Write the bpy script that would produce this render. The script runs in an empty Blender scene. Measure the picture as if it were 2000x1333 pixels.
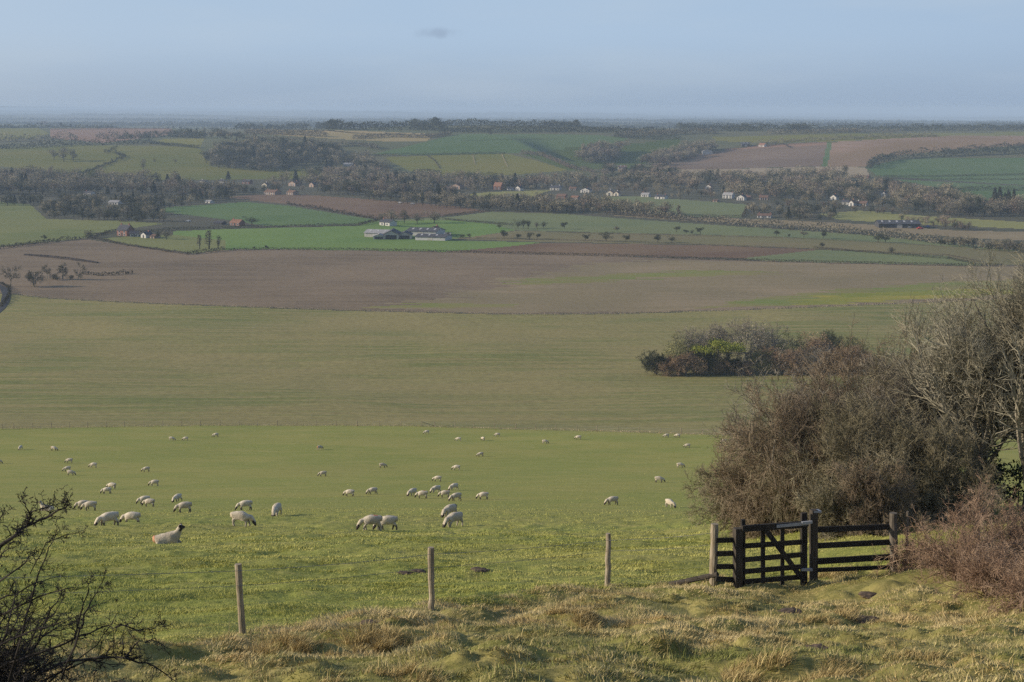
import bpy, bmesh, math, random
import numpy as np
from mathutils import Vector, Matrix

S = bpy.context.scene
COL = S.collection
R = math.radians

# ------------------------------------------------------------------ camera
CZ = 82.0                       # eye height above the valley datum
F = 3000.0                      # focal length in pixels of a 2000 px wide picture
PITCH = math.atan((666.5 - 212) / F)
cam_d = bpy.data.cameras.new('camera')
cam_d.sensor_width = 36
cam_d.lens = 36 * F / 2000
cam_d.clip_start = 0.1
cam_d.clip_end = 120000
cam = bpy.data.objects.new('camera', cam_d)
cam.location = (0, 0, CZ)
cam.rotation_euler = (math.pi / 2 - PITCH, 0, 0)
COL.objects.link(cam)
S.camera = cam

# ------------------------------------------------------------------ sky, sun, exposure
SUN_EL, SUN_AZ = R(19), R(-92)          # azimuth from straight ahead, negative = left
w = bpy.data.worlds.new('World')
S.world = w
w.use_nodes = True
wn, wl = w.node_tree.nodes, w.node_tree.links
bg = wn['Background']
sky = wn.new('ShaderNodeTexSky')
sky.sky_type = 'NISHITA'
sky.sun_disc = False
sky.sun_elevation = SUN_EL
sky.sun_rotation = SUN_AZ
sky.altitude = 200
sky.air_density = 1.0
sky.dust_density = 0.6
sky.ozone_density = 3.0
SKY = 0.10
bg.inputs['Strength'].default_value = SKY
def wnode(t, **kw):
    n_ = wn.new(t)
    for k_, v_ in kw.items(): setattr(n_, k_, v_)
    return n_
def lin(r, g, b, k=1.0 / SKY):
    f = lambda c: ((c / 255 + 0.055) / 1.055) ** 2.4 * k
    return (f(r), f(g), f(b), 1)
def wmix(fac, a_, b_):
    m_ = wnode('ShaderNodeMix', data_type='RGBA')
    if isinstance(fac, float): m_.inputs['Factor'].default_value = fac
    else: wl.new(fac, m_.inputs['Factor'])
    for s_, x_ in ((6, a_), (7, b_)):
        if isinstance(x_, tuple): m_.inputs[s_].default_value = x_
        else: wl.new(x_, m_.inputs[s_])
    return m_.outputs[2]
def wrange(src, a0, a1, b0, b1):
    m_ = wnode('ShaderNodeMapRange', interpolation_type='SMOOTHSTEP')
    for k_, v_ in zip(('From Min', 'From Max', 'To Min', 'To Max'), (a0, a1, b0, b1)): m_.inputs[k_].default_value = v_
    wl.new(src, m_.inputs['Value']); return m_.outputs[0]
wtc = wnode('ShaderNodeTexCoord'); wsep = wnode('ShaderNodeSeparateXYZ')
wl.new(wtc.outputs['Generated'], wsep.inputs[0])
# hazy winter blue: paler a little above the horizon, deeper overhead and away from the sun
hz = wmix(wrange(wsep.outputs[2], 0.0, 0.05, 0.0, 1.0), lin(152, 173, 199), lin(170, 193, 220))
hz = wmix(wrange(wsep.outputs[2], 0.09, 0.5, 0.0, 1.0), hz, lin(74, 106, 158))
hz = wmix(wrange(wsep.outputs[0], -0.05, -0.95, 0.0, 0.7), hz, lin(206, 210, 214))
hz = wmix(wrange(wsep.outputs[0], 0.02, 0.6, 0.0, 0.45), hz, lin(134, 160, 196))
# one small grey shred of cloud high in the middle and thin veils elsewhere
wmap = wnode('ShaderNodeMapping'); wmap.inputs['Location'].default_value = (0.0462, 0, -0.0473)
wl.new(wtc.outputs['Generated'], wmap.inputs['Vector'])
wns = wnode('ShaderNodeTexNoise'); wns.inputs['Scale'].default_value = 90; wns.inputs['Detail'].default_value = 4
wl.new(wtc.outputs['Generated'], wns.inputs['Vector'])
wsc = wnode('ShaderNodeVectorMath', operation='MULTIPLY'); wsc.inputs[1].default_value = (55, 0, 190)
wl.new(wmap.outputs[0], wsc.inputs[0])
wln = wnode('ShaderNodeVectorMath', operation='LENGTH'); wl.new(wsc.outputs[0], wln.inputs[0])
wad = wnode('ShaderNodeMath', operation='MULTIPLY_ADD'); wl.new(wns.outputs['Fac'], wad.inputs[0]); wad.inputs[1].default_value = 1.6
wl.new(wln.outputs['Value'], wad.inputs[2])
hz = wmix(wrange(wad.outputs[0], 0.7, 1.75, 0.55, 0.0), hz, lin(140, 158, 186))
wv = wnode('ShaderNodeTexNoise'); wv.inputs['Scale'].default_value = 5; wv.inputs['Detail'].default_value = 5
wmp2 = wnode('ShaderNodeMapping'); wmp2.inputs['Scale'].default_value = (1, 1, 6)
wl.new(wtc.outputs['Generated'], wmp2.inputs['Vector']); wl.new(wmp2.outputs[0], wv.inputs['Vector'])
hz = wmix(wrange(wv.outputs['Fac'], 0.42, 0.75, 0.0, 0.34), hz, lin(186, 200, 216))
wl.new(wmix(0.88, sky.outputs[0], hz), bg.inputs['Color'])

sun_dir = Vector((math.sin(SUN_AZ) * math.cos(SUN_EL), math.cos(SUN_AZ) * math.cos(SUN_EL), math.sin(SUN_EL)))
sd = bpy.data.lights.new('sun', 'SUN')
sd.energy = 5.0
sd.angle = R(0.53)
sd.color = (1.0, 0.87, 0.71)
sun = bpy.data.objects.new('sun', sd)
sun.rotation_euler = sun_dir.to_track_quat('Z', 'Y').to_euler()
sun.location = (-60, 5, CZ + 40)
COL.objects.link(sun)

S.view_settings.view_transform = 'Standard'
S.view_settings.look = 'None'
S.view_settings.gamma = 1
S.view_settings.exposure = 0.07
S.cycles.use_denoising = False
S.cycles.use_adaptive_sampling = False
S.cycles.max_bounces = 6
S.cycles.diffuse_bounces = 3
S.cycles.volume_bounces = 1
S.cycles.transparent_max_bounces = 8

# ------------------------------------------------------------------ numbers: noise, terrain, projection
def hash2(ix, iy, seed):
    h = (ix * 374761393 + iy * 668265263 + seed * 974711) & 0xFFFFFFFF
    h = ((h ^ (h >> 13)) * 1274126177) & 0xFFFFFFFF
    h = (h ^ (h >> 16)) & 0xFFFFFFFF
    return h / 4294967295.0

def vnoise(x, y, seed=0):
    x = np.asarray(x, float); y = np.asarray(y, float)
    ix = np.floor(x).astype(np.int64); iy = np.floor(y).astype(np.int64)
    fx = x - ix; fy = y - iy
    fx = fx * fx * fx * (fx * (fx * 6 - 15) + 10); fy = fy * fy * fy * (fy * (fy * 6 - 15) + 10)
    a = hash2(ix, iy, seed); b = hash2(ix + 1, iy, seed)
    c = hash2(ix, iy + 1, seed); d = hash2(ix + 1, iy + 1, seed)
    return (a + (b - a) * fx) * (1 - fy) + (c + (d - c) * fx) * fy - 0.5      # -0.5 .. 0.5

def fbm(x, y, seed=0, oct=4, gain=0.5):
    s = 0; amp = 1
    for k in range(oct):
        s = s + amp * vnoise(x * 2 ** k + 17.3 * k, y * 2 ** k - 9.1 * k, seed + k)
        amp *= gain
    return s

def sstep(a, b, x):
    t = np.clip((np.asarray(x, float) - a) / (b - a), 0, 1)
    return t * t * (3 - 2 * t)

PT = np.array([(-80, -1.1), (-30, -1.2), (-8, -1.3), (0, -1.75), (8, -3.75), (17.5, -6.77), (25, -8.82), (29, -9.68),
    (32, -10.23), (35, -10.75), (70, -19.6), (138, -35.7), (205, -49.2), (262, -57.4), (300, -62.6), (350, -68.4),
    (420, -73.5), (520, -77.5), (620, -80), (800, -81.0), (950, -81.5), (1400, -82), (1780, -82), (1950, -75),
    (2200, -60), (2600, -51), (3000, -45.5), (3300, -44), (3800, -51), (4500, -62), (5200, -67), (6000, -62),
    (6600, -70), (7400, -86), (9000, -76), (11000, -96), (14000, -80), (17000, -104),
    (21000, -72), (25000, -112), (30000, -58), (36000, -110), (42000, -42), (46000, -150), (60000, -300)], float)

def pchip(tx, ty, x):
    h = np.diff(tx); dl = np.diff(ty) / h
    m = np.zeros(len(tx))
    same = dl[:-1] * dl[1:] > 0
    w1 = 2 * h[1:] + h[:-1]; w2 = h[1:] + 2 * h[:-1]
    with np.errstate(divide='ignore', invalid='ignore'):
        mm = (w1 + w2) / (w1 / dl[:-1] + w2 / dl[1:])
    m[1:-1] = np.where(same, mm, 0); m[0] = dl[0]; m[-1] = dl[-1]
    i = np.clip(np.searchsorted(tx, x) - 1, 0, len(tx) - 2)
    t = np.clip((x - tx[i]) / h[i], 0, 1)
    t2 = t * t; t3 = t2 * t
    return (2*t3 - 3*t2 + 1) * ty[i] + (t3 - 2*t2 + t) * h[i] * m[i] + (-2*t3 + 3*t2) * ty[i+1] + (t3 - t2) * h[i] * m[i+1]

def fence_y(X):
    """depth of the near wire fence line, where the rough bank meets the pasture"""
    return np.interp(X, [-30, -12, -4.5, -1.55, 2.05, 4.45, 6.6, 8.4, 11, 16, 40], [10, 17, 25, 29, 32.2, 32.6, 32.8, 33.6, 36, 42, 60])

_mr = np.random.default_rng(2024)
_MY = np.sqrt(_mr.uniform(15.5 ** 2, 33.5 ** 2, 260)); _MX = _mr.uniform(-.36, .36, 260) * _MY
MOUNDS = [(x, y, _mr.uniform(.14, .38), _mr.uniform(.03, .13)) for x, y in zip(_MX, _MY) if y < fence_y(x) - .5 and np.hypot((x - 9.8) / 4.2, (y - 30) / 1.6) > 1]
def mounds(X, Y):
    out = np.zeros(np.shape(X)); k = (Y > 14) & (Y < 36)
    if not k.any(): return out
    x = np.asarray(X)[k]; y = np.asarray(Y)[k]; s = np.zeros(x.shape)
    for mx, my, r, h in MOUNDS:
        d = ((x - mx) / (r * 1.5)) ** 2 + ((y - my) / r) ** 2
        s = np.maximum(s, h * np.clip(1.15 - d, 0, 1) ** .7)
    out[k] = s
    return out

def height(X, Y, fine=True):
    X = np.asarray(X, float); Y = np.asarray(Y, float)
    z = pchip(PT[:, 0], PT[:, 1], Y)
    # the bank climbs to the right of the gate
    z = z + 0.15 * 11 * (1 - np.exp(-np.clip(X - 6.3, 0, 200) / 11)) * (1 - sstep(46, 95, Y)) * sstep(10, 28, Y)
    # low swells of the pasture and the crop field
    z = z + 1.1 * fbm(X / 60, Y / 60, 3, 2) * sstep(45, 110, Y) * (1 - sstep(1600, 2200, Y))
    # hills
    hm = sstep(1750, 2300, Y) * (1 - sstep(6800, 8000, Y))
    z = z + hm * ((34 - 23 * sstep(2500, 3200, Y)) * fbm(X / 900, Y / 900, 11, 3))
    z = z - hm * 7 * sstep(600, 1500, X) * sstep(2600, 3600, Y)
    # the coombe: a shaded trough running away from the eye
    cx = 0.052 * Y - 0.3 * (Y - 2140)
    tro = np.exp(-((Y - 2140) / 105.0) ** 2)
    prof = sstep(-95, -25, X - cx) * (1 - sstep(50, 420, X - cx))
    z = z - 25 * tro * prof
    # far plain
    fm = sstep(8000, 11000, Y)
    side = np.clip(X / np.maximum(Y, 1), -0.5, 0.5)
    z = z + fm * (34 * fbm(X / 4200, Y / 2400, 21, 3) - 0.0075 * Y * (side + 0.03))
    if fine:
        fy = fence_y(X)
        b = 1 - sstep(-1.2, 0.8, Y - fy)                 # rough bank
        z = z + mounds(X, Y) * (1 + .5 * vnoise(X * 5, Y * 5, 77))
        near = 1 - sstep(60, 130, Y)
        tus = np.clip(fbm(X / 0.95, Y / 0.75, 31, 3) + 0.02, 0, 1)
        z = z + b * (0.30 * tus + 0.30 * fbm(X / 2.6, Y / 2.2, 37, 2)) * sstep(4, 9, Y)
        z = z + (1 - b) * near * (0.11 * fbm(X / 0.9, Y / 0.8, 41, 3) + 0.22 * fbm(X / 4, Y / 2.6, 43, 2))
    return z + CZ

def project(X, Y, Z):
    dz = Z - CZ
    cp, sp = math.cos(PITCH), math.sin(PITCH)
    dep = Y * cp - dz * sp
    up = Y * sp + dz * cp
    dep = np.where(np.abs(dep) < 1e-6, 1e-6, dep)
    return 1000 + F * X / dep, 666.5 - F * up / dep, dep

_ys = np.concatenate([np.linspace(6, 60, 700), np.geomspace(60, 52000, 3600)[1:]])
def ground(u, v, fine=True):
    """where the sight line through a picture point first meets the ground (world x, y, z)"""
    u = np.atleast_1d(np.asarray(u, float)); v = np.atleast_1d(np.asarray(v, float))
    cp, sp = math.cos(PITCH), math.sin(PITCH)
    out = np.zeros((len(u), 3))
    for a in range(0, len(u), 200):
        uu = u[a:a+200]; vv = v[a:a+200]
        xc = (uu - 1000) / F; yc = (666.5 - vv) / F
        dy = cp + yc * sp; tz = (-sp + yc * cp) / dy; tx = xc / dy
        Y = _ys[None, :]
        H = height(tx[:, None] * Y, np.broadcast_to(Y, (len(uu), len(_ys))), fine)
        dif = H - (CZ + tz[:, None] * Y)
        hit = dif > 0
        i = np.where(hit.any(1), hit.argmax(1), len(_ys) - 1)
        i = np.maximum(i, 1); k = np.arange(len(uu))
        d0 = dif[k, i-1]; d1 = dif[k, i]
        t = np.clip(-d0 / np.where(np.abs(d1 - d0) < 1e-9, 1, d1 - d0), 0, 1)
        y = _ys[i-1] + (_ys[i] - _ys[i-1]) * t
        out[a:a+200, 0] = tx * y; out[a:a+200, 1] = y
    out[:, 2] = height(out[:, 0], out[:, 1], fine)
    return out

def g1(u, v, fine=True):
    return Vector(ground([u], [v], fine)[0])

def in_poly(px, py, poly):
    c = np.zeros(px.shape, bool)
    n = len(poly); j = n - 1
    for i in range(n):
        xi, yi = poly[i]; xj, yj = poly[j]
        if yi != yj:
            c ^= ((yi > py) != (yj > py)) & (px < (xj - xi) * (py - yi) / (yj - yi) + xi)
        j = i
    return c

# ------------------------------------------------------------------ materials
def srgb(r, g, b):
    f = lambda c: (c / 255 / 12.92) if c / 255 <= 0.04045 else ((c / 255 + 0.055) / 1.055) ** 2.4
    return (f(r), f(g), f(b))

class NT:
    def __init__(self, name):
        self.m = bpy.data.materials.new(name); self.m.use_nodes = True
        self.t = self.m.node_tree; self.n = self.t.nodes; self.l = self.t.links
        self.bsdf = self.n['Principled BSDF']
        self.bsdf.inputs['Roughness'].default_value = 0.9
        self.bsdf.inputs['Specular IOR Level'].default_value = 0.15
        self.tc = self.n.new('ShaderNodeTexCoord')
    def noise(self, scale, stretch=(1, 1, 1), rot=0, detail=4, rough=0.55, dist=0, coord='Object'):
        mp = self.n.new('ShaderNodeMapping')
        mp.inputs['Scale'].default_value = stretch
        mp.inputs['Rotation'].default_value = (0, 0, rot)
        self.l.new(self.tc.outputs[coord], mp.inputs['Vector'])
        t = self.n.new('ShaderNodeTexNoise')
        t.inputs['Scale'].default_value = scale; t.inputs['Detail'].default_value = detail
        t.inputs['Roughness'].default_value = rough; t.inputs['Distortion'].default_value = dist
        self.l.new(mp.outputs[0], t.inputs['Vector'])
        return t.outputs['Fac']
    def rng(self, fac, a, b, lo=0.0, hi=1.0):
        m = self.n.new('ShaderNodeMapRange'); m.interpolation_type = 'SMOOTHSTEP'
        m.inputs['From Min'].default_value = a; m.inputs['From Max'].default_value = b
        m.inputs['To Min'].default_value = lo; m.inputs['To Max'].default_value = hi
        self.l.new(fac, m.inputs['Value']); return m.outputs[0]
    def mix(self, fac, a, b, mode='MIX'):
        m = self.n.new('ShaderNodeMix'); m.data_type = 'RGBA'; m.blend_type = mode
        if isinstance(fac, (int, float)): m.inputs['Factor'].default_value = fac
        else: self.l.new(fac, m.inputs['Factor'])
        for s, x in ((6, a), (7, b)):
            if isinstance(x, tuple): m.inputs[s].default_value = (*x[:3], 1)
            else: self.l.new(x, m.inputs[s])
        return m.outputs[2]
    def attr(self, name):
        a = self.n.new('ShaderNodeAttribute'); a.attribute_name = name; return a.outputs['Color']
    def bump(self, fac, strength, dist):
        b = self.n.new('ShaderNodeBump'); b.inputs['Strength'].default_value = strength; b.inputs['Distance'].default_value = dist
        self.l.new(fac, b.inputs['Height']); self.l.new(b.outputs[0], self.bsdf.inputs['Normal'])
    def out(self, col):
        if isinstance(col, tuple): self.bsdf.inputs['Base Color'].default_value = (*col[:3], 1)
        else: self.l.new(col, self.bsdf.inputs['Base Color'])
        return self.m

def mul(c, k): return tuple(min(1, x * k) for x in c)

def field_mat(name, a, b, patch=0.012, streak=(0.004, 0.05, 1), rot=0.0, samt=0.55, speck=0.6, spamt=0.25, bump=None):
    """soil and crop: two tones in broad patches, drill streaks, and a fine speckle"""
    t = NT(name)
    c = t.mix(t.rng(t.noise(patch, (1, 1, 1), 0, 5, 0.6), 0.36, 0.64), a, b)
    s = t.rng(t.noise(1.0, streak, rot, 5, 0.65), 0.39, 0.62)
    mid = tuple((x + y) / 2 for x, y in zip(a, b))
    c = t.mix(t.rng(s, 0, 1, 0, samt), c, b)
    d = t.rng(t.noise(speck, (1, 1, 1), 0, 3, 0.7), 0.3, 0.7)
    c2 = t.mix(1.0, c, (1 - spamt,) * 3, 'MULTIPLY')
    c = t.mix(d, c2, c)
    if bump: t.bump(t.noise(bump[0], (1, 1, 1), 0, 5, 0.65), bump[1], bump[2])
    return t.out(c)

# ------------------------------------------------------------------ mesh helper
class Geo:
    def __init__(self): self.v = []; self.f = []; self.n = 0; self.c = []
    def add(self, v, f, mat=0, col=None):
        v = np.asarray(v, float).reshape(-1, 3); f = np.asarray(f, np.int64)
        if len(f) == 0: return
        self.f.append((f + self.n, mat)); self.v.append(v); self.n += len(v)
        if col is not None:
            col = np.asarray(col, float)
            self.c.append(np.broadcast_to(col, (len(v), 3)) if col.ndim == 1 else col)
    def join(self, other, M=None, mat_shift=0):
        for v in other.v:
            pass
        V = np.concatenate(other.v)
        if M is not None:
            M = np.array(M); V = V @ M[:3, :3].T + M[:3, 3]
        for f, m in other.f: self.f.append((f + self.n, m + mat_shift))
        self.v.append(V); self.n += len(V)
    def mesh(self, name, mats, smooth=False):
        me = bpy.data.meshes.new(name)
        V = np.concatenate(self.v) if self.v else np.zeros((0, 3))
        me.vertices.add(len(V)); me.vertices.foreach_set('co', V.astype(np.float32).ravel())
        nl = sum(f.size for f, m in self.f); nf = sum(len(f) for f, m in self.f)
        me.loops.add(nl); me.polygons.add(nf)
        vi = np.concatenate([f.ravel() for f, m in self.f]).astype(np.int32)
        tot = np.concatenate([np.full(len(f), f.shape[1], np.int32) for f, m in self.f])
        st = np.concatenate([[0], np.cumsum(tot)[:-1]]).astype(np.int32)
        me.loops.foreach_set('vertex_index', vi)
        me.polygons.foreach_set('loop_start', st)
        me.polygons.foreach_set('material_index', np.concatenate([np.full(len(f), m, np.int32) for f, m in self.f]))
        me.polygons.foreach_set('use_smooth', np.full(nf, smooth))
        if self.c:
            ca = me.color_attributes.new('Col', 'FLOAT_COLOR', 'POINT')
            C = np.concatenate(self.c); C = np.concatenate([C, np.ones((len(C), 1))], 1)
            ca.data.foreach_set('color', C.astype(np.float32).ravel())
        for m in (mats if isinstance(mats, (list, tuple)) else [mats]): me.materials.append(m)
        me.update(calc_edges=True); me.validate()
        return me
    def obj(self, name, mats, parent=None, smooth=False):
        o = bpy.data.objects.new(name, self.mesh(name, mats, smooth)); COL.objects.link(o)
        if parent: o.parent = parent
        return o

def tag(o, label=None, cat=None, group=None, kind=None):
    if label: o['label'] = label
    if cat: o['category'] = cat
    if group: o['group'] = group
    if kind: o['kind'] = kind
    return o

def thing(name, label, cat, loc=(0, 0, 0), rz=0.0, group=None, scale=1.0):
    o = bpy.data.objects.new(name, None); COL.objects.link(o)
    o.location = loc; o.rotation_euler = (0, 0, rz)
    o.scale = (scale,) * 3 if isinstance(scale, (int, float)) else scale
    o.empty_display_size = 0.2
    return tag(o, label, cat, group)

def link(name, me, parent=None, loc=None, rz=None, scale=None):
    o = bpy.data.objects.new(name, me); COL.objects.link(o)
    if parent: o.parent = parent
    if loc is not None: o.location = loc
    if rz is not None: o.rotation_euler = (0, 0, rz)
    if scale is not None: o.scale = (scale,) * 3 if isinstance(scale, (int, float)) else scale
    return o

# ------------------------------------------------------------------ the ground: one continuous sheet cut into its fields
_py = np.concatenate([np.linspace(-30, 60, 6000), np.geomspace(60, 52000, 16000)[1:]])
_u, _v, _d = project(0 * _py, _py, height(0 * _py, _py, False))
_v = np.where(_py > 8, _v, 2400)
_s = np.concatenate([[0], np.cumsum(np.clip(np.abs(np.diff(_v)), 0, 3) / 1.9 + np.diff(np.log(np.maximum(_py + 34, 1))) * 42)])
NR = int(_s[-1])
rowY = np.interp(np.linspace(0, _s[-1], NR), _s, _py)
colT = np.concatenate([np.linspace(-0.85, -0.37, 60)[:-1], np.linspace(-0.37, 0.37, 720), np.linspace(0.37, 0.85, 60)[1:]])
NC = len(colT)
GW = 0.5 * (rowY + np.sqrt(rowY ** 2 + 900))
GX = GW[:, None] * colT[None, :]; GY = np.broadcast_to(rowY[:, None], GX.shape)
GZ = height(GX, GY)
fcX = (GX[:-1, :-1] + GX[1:, 1:]) / 2; fcY = (GY[:-1, :-1] + GY[1:, 1:]) / 2; fcZ = (GZ[:-1, :-1] + GZ[1:, 1:]) / 2
pu, pv, pd = project(fcX, fcY, fcZ)

C = srgb
# name, label, material, Y range, outline in picture points
FIELDS = []
def field(name, label, mat, yr, poly): FIELDS.append((name, label, mat, yr, poly))

m_valley = field_mat('valley_soil', (0.08, 0.082, 0.045), (0.105, 0.095, 0.058), 0.02, (0.01, 0.03, 1))
m_hill = field_mat('hill_turf', (0.10, 0.115, 0.045), (0.14, 0.13, 0.06), 0.006, (0.006, 0.012, 1), samt=0.4)
m_plain = field_mat('plain_ground', (0.07, 0.08, 0.045), (0.15, 0.13, 0.08), 0.0016, (0.0004, 0.0022, 1), samt=0.7)

def A(r, g, b, k=1.36):
    return tuple(min(0.8, c * k * w_) for c, w_ in zip(srgb(r, g, b), (1.0, 0.95, 0.76)))

def A2(r, g, b, d=0.17, k=1.42):
    """base colour of a hill field from how it looks through the air"""
    hz = srgb(132, 152, 178); c = srgb(r, g, b)
    return tuple(min(0.8, max(0.01, (x - d * h) / (1 - d)) * k * w_) for x, h, w_ in zip(c, hz, (1.0, 0.9, 1.0)))

def grass_ground(name, a, b, dry, big=0.05, sm=1.3):
    t = NT(name)
    c = t.mix(t.rng(t.noise(big, (1, 1.6, 1), 0, 5, 0.6), 0.38, 0.62), a, b)
    c = t.mix(t.rng(t.noise(sm, (1, 1.4, 1), 0, 5, 0.7), 0.5, 0.72, 0, 0.75), c, dry)
    c = t.mix(t.rng(t.noise(.35, (.6, 1.8, 1), 0, 4, .65), .5, .7, 0, .55), c, dry)
    c = t.mix(t.rng(t.noise(.22, (.6, 2.2, 1), .1, 4, .65), .52, .7, 0, .5), c, mul(a, .8))
    dk = t.mix(1.0, c, (0.70, 0.73, 0.66), 'MULTIPLY')
    c = t.mix(t.rng(t.noise(5.5, (1, 1.2, 1), 0, 4, 0.7), 0.36, 0.6), dk, c)
    t.bump(t.noise(7, (1, 1.3, 1), 0, 5, 0.7), 0.55, 0.05)
    return t.out(c)

m_past = grass_ground('pasture_turf', A(122, 129, 70), A(134, 134, 78), A(148, 142, 94))
m_bank = grass_ground('bank_turf', A(112, 112, 66), A(132, 125, 84), A(150, 140, 102), 0.35, 2.2)
m_crop = field_mat('young_crop', A(107, 113, 68), A(134, 126, 89), 0.012, (0.014, 0.22, 1), 0.03, 0.9, 0.55, 0.3, bump=(1.2, 0.5, 0.12))
m_plo = field_mat('plough_soil', A(103, 91, 80), A(122, 108, 95), 0.009, (0.010, 0.14, 1), 0.04, 0.7, 0.5, 0.25, bump=(1.0, 0.4, 0.15))
m_stub = field_mat('stubble_soil', A(134, 121, 104), A(120, 110, 90), 0.012, (0.009, 0.16, 1), 0.04, 0.85, 0.5, 0.2, bump=(1.0, 0.4, 0.15))
m_gstreak = field_mat('regrowth', A(102, 117, 58), A(122, 116, 80), 0.02, (0.004, 0.16, 1), 0.04, 0.9, 0.6, 0.2)
m_yellow = field_mat('yellow_grass', A(150, 138, 70), A(112, 120, 54), 0.03, (0.006, 0.1, 1), 0, 0.8)
m_verge = field_mat('dry_verge', A(140, 120, 84), A(118, 108, 70), 0.2, (0.05, 0.4, 1))
m_dull = field_mat('dull_green', A(94, 106, 62), A(112, 116, 74), 0.006, (0.004, 0.03, 1), 0.1)
m_brite = field_mat('bright_green', A(92, 120, 62), A(102, 126, 68), 0.008, (0.003, 0.03, 1), 0.1)
m_green = field_mat('field_green', A(76, 102, 60), A(86, 108, 66), 0.008, (0.003, 0.03, 1), 0.1)
m_red = field_mat('red_soil', A(98, 78, 66), A(112, 92, 78), 0.009, (0.003, 0.05, 1), 0.1)
m_dark = field_mat('dark_soil', A(98, 78, 66), A(112, 94, 78), 0.009, (0.003, 0.05, 1), 0.05)
m_olive = field_mat('olive_soil', A(116, 106, 84), A(106, 104, 76), 0.009, (0.003, 0.05, 1), 0.05)
m_sage = field_mat('sage_green', A(98, 110, 80), A(106, 114, 82), 0.008, (0.003, 0.04, 1), 0.05)
m_tan = field_mat('tan_soil', A(134, 122, 102), A(124, 112, 92), 0.01, (0.004, 0.05, 1), 0.05)
m_pale = field_mat('pale_grass', A(134, 132, 84), A(122, 124, 78), 0.01, (0.004, 0.05, 1))
h_green = field_mat('hill_green', A2(84, 108, 88), A2(94, 114, 94), 0.004, (0.003, 0.01, 1))
h_sage = field_mat('hill_sage', A2(102, 112, 84), A2(112, 116, 86), 0.004, (0.003, 0.02, 1))
h_pasture = field_mat('hill_pasture', A2(94, 106, 82), A2(106, 112, 86), 0.008, (0.004, 0.014, 1))
h_plo = field_mat('hill_plough', A2(118, 113, 106), A2(110, 104, 98), 0.006, (0.003, 0.02, 1))
h_pink = field_mat('hill_pink', A2(132, 118, 108), A2(126, 112, 102), 0.006, (0.003, 0.02, 1))
h_tan = field_mat('hill_tan', A2(138, 126, 114), A2(124, 114, 100), 0.006, (0.02, 0.004, 1), 0.4)
h_straw = field_mat('hill_straw', A2(146, 138, 110), A2(136, 132, 104), 0.006, (0.003, 0.02, 1))
h_palegr = field_mat('hill_pale', A2(146, 142, 124), A2(138, 134, 116), 0.006, (0.003, 0.02, 1))
h_shaded = field_mat('hill_shaded', A2(78, 96, 78), A2(84, 100, 78), 0.008, (0.004, 0.014, 1))  # coombe side only: green darkened, painting in some of its shade
m_asph = field_mat('asphalt', (0.045, 0.047, 0.052), (0.06, 0.06, 0.065), 0.3, (0.1, 0.1, 1))

field('crop_field', 'wide olive brown field of young crop in drilled streaks beyond the sheep', m_crop, (285, 900),
      [(-1200, 838), (0, 838), (200, 834), (420, 831), (800, 832), (950, 837), (1150, 842), (1380, 849), (1600, 854), (3200, 870), (3200, 560), (2100, 578), (1850, 590), (1600, 600), (1400, 608), (1200, 614), (1000, 615), (660, 607), (300, 594), (100, 584), (40, 577), (-60, 570), (-1200, 560)])
field('ploughed_field', 'broad brown ploughed field in the middle of the valley', m_plo, (560, 1100),
      [(-1200, 565), (-60, 570), (40, 575), (100, 582), (300, 592), (660, 605), (1000, 613), (1200, 612), (1400, 606), (1600, 598), (1850, 588), (2100, 576), (3200, 556), (3200, 545), (2100, 522), (1850, 518), (1500, 510), (1200, 500), (880, 492), (530, 487), (440, 488), (380, 497), (240, 478), (170, 468), (60, 477), (-60, 490), (-1200, 520)])
field('stubble_patch', 'lighter tan stubble on the right side of the brown ploughed field', m_stub, (560, 1100),
      [(760, 600), (860, 580), (960, 560), (1060, 535), (1140, 520), (1250, 508), (1500, 512), (1850, 520), (2100, 524), (3200, 547), (3200, 554), (2100, 574), (1850, 586), (1600, 596), (1400, 604), (1200, 610), (1000, 611), (800, 607)])
field('regrowth_strip', 'thin green strip of regrowth across the tan stubble', m_gstreak, (560, 1100),
      [(1000, 556), (1090, 543), (1180, 536), (1330, 528), (1500, 530), (1500, 537), (1300, 542), (1180, 552), (1080, 556)])
field('regrowth_strip', 'lower left green strip of regrowth at the edge of the stubble', m_gstreak, (560, 1100),
      [(750, 602), (790, 594), (860, 592), (1000, 595), (1010, 600), (880, 602)])
field('green_strip', 'bright green wedge of grass at the right of the stubble', m_gstreak, (560, 1100),
      [(1390, 603), (1440, 588), (1560, 574), (1700, 563), (1850, 552), (2000, 545), (3000, 550), (3000, 565), (1980, 575), (1850, 584), (1600, 596)])
field('yellow_strip', 'yellow dead grass patch along the green wedge', m_yellow, (560, 1100),
      [(1540, 597), (1555, 585), (1620, 576), (1760, 570), (1860, 566), (1960, 563), (1980, 572), (1850, 583), (1640, 594)])
field('green_field', 'dull green field at the far left edge of the valley', m_dull, (800, 1700),
      [(-1200, 520), (-60, 488), (60, 475), (165, 466), (200, 455), (320, 437), (240, 432), (90, 428), (60, 400), (-60, 388), (-1200, 388)])
field('bright_green_field', 'bright green field round the farm', m_brite, (850, 1300),
      [(330, 470), (340, 452), (430, 448), (560, 445), (700, 441), (730, 432), (880, 430), (960, 438), (1005, 450), (930, 462), (870, 470), (1060, 474), (960, 486), (870, 492), (530, 487), (440, 488), (380, 492)])
field('lawn', 'green garden ground in front of the brick house at left', m_dull, (850, 1300), [(190, 466), (330, 458), (440, 470), (440, 487), (375, 495), (240, 476)])
field('green_field', 'green field between the brick cottage and the red soil', m_green, (950, 1500),
      [(300, 412), (330, 405), (480, 395), (560, 402), (660, 418), (742, 431), (700, 438), (520, 442), (430, 428)])
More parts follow.
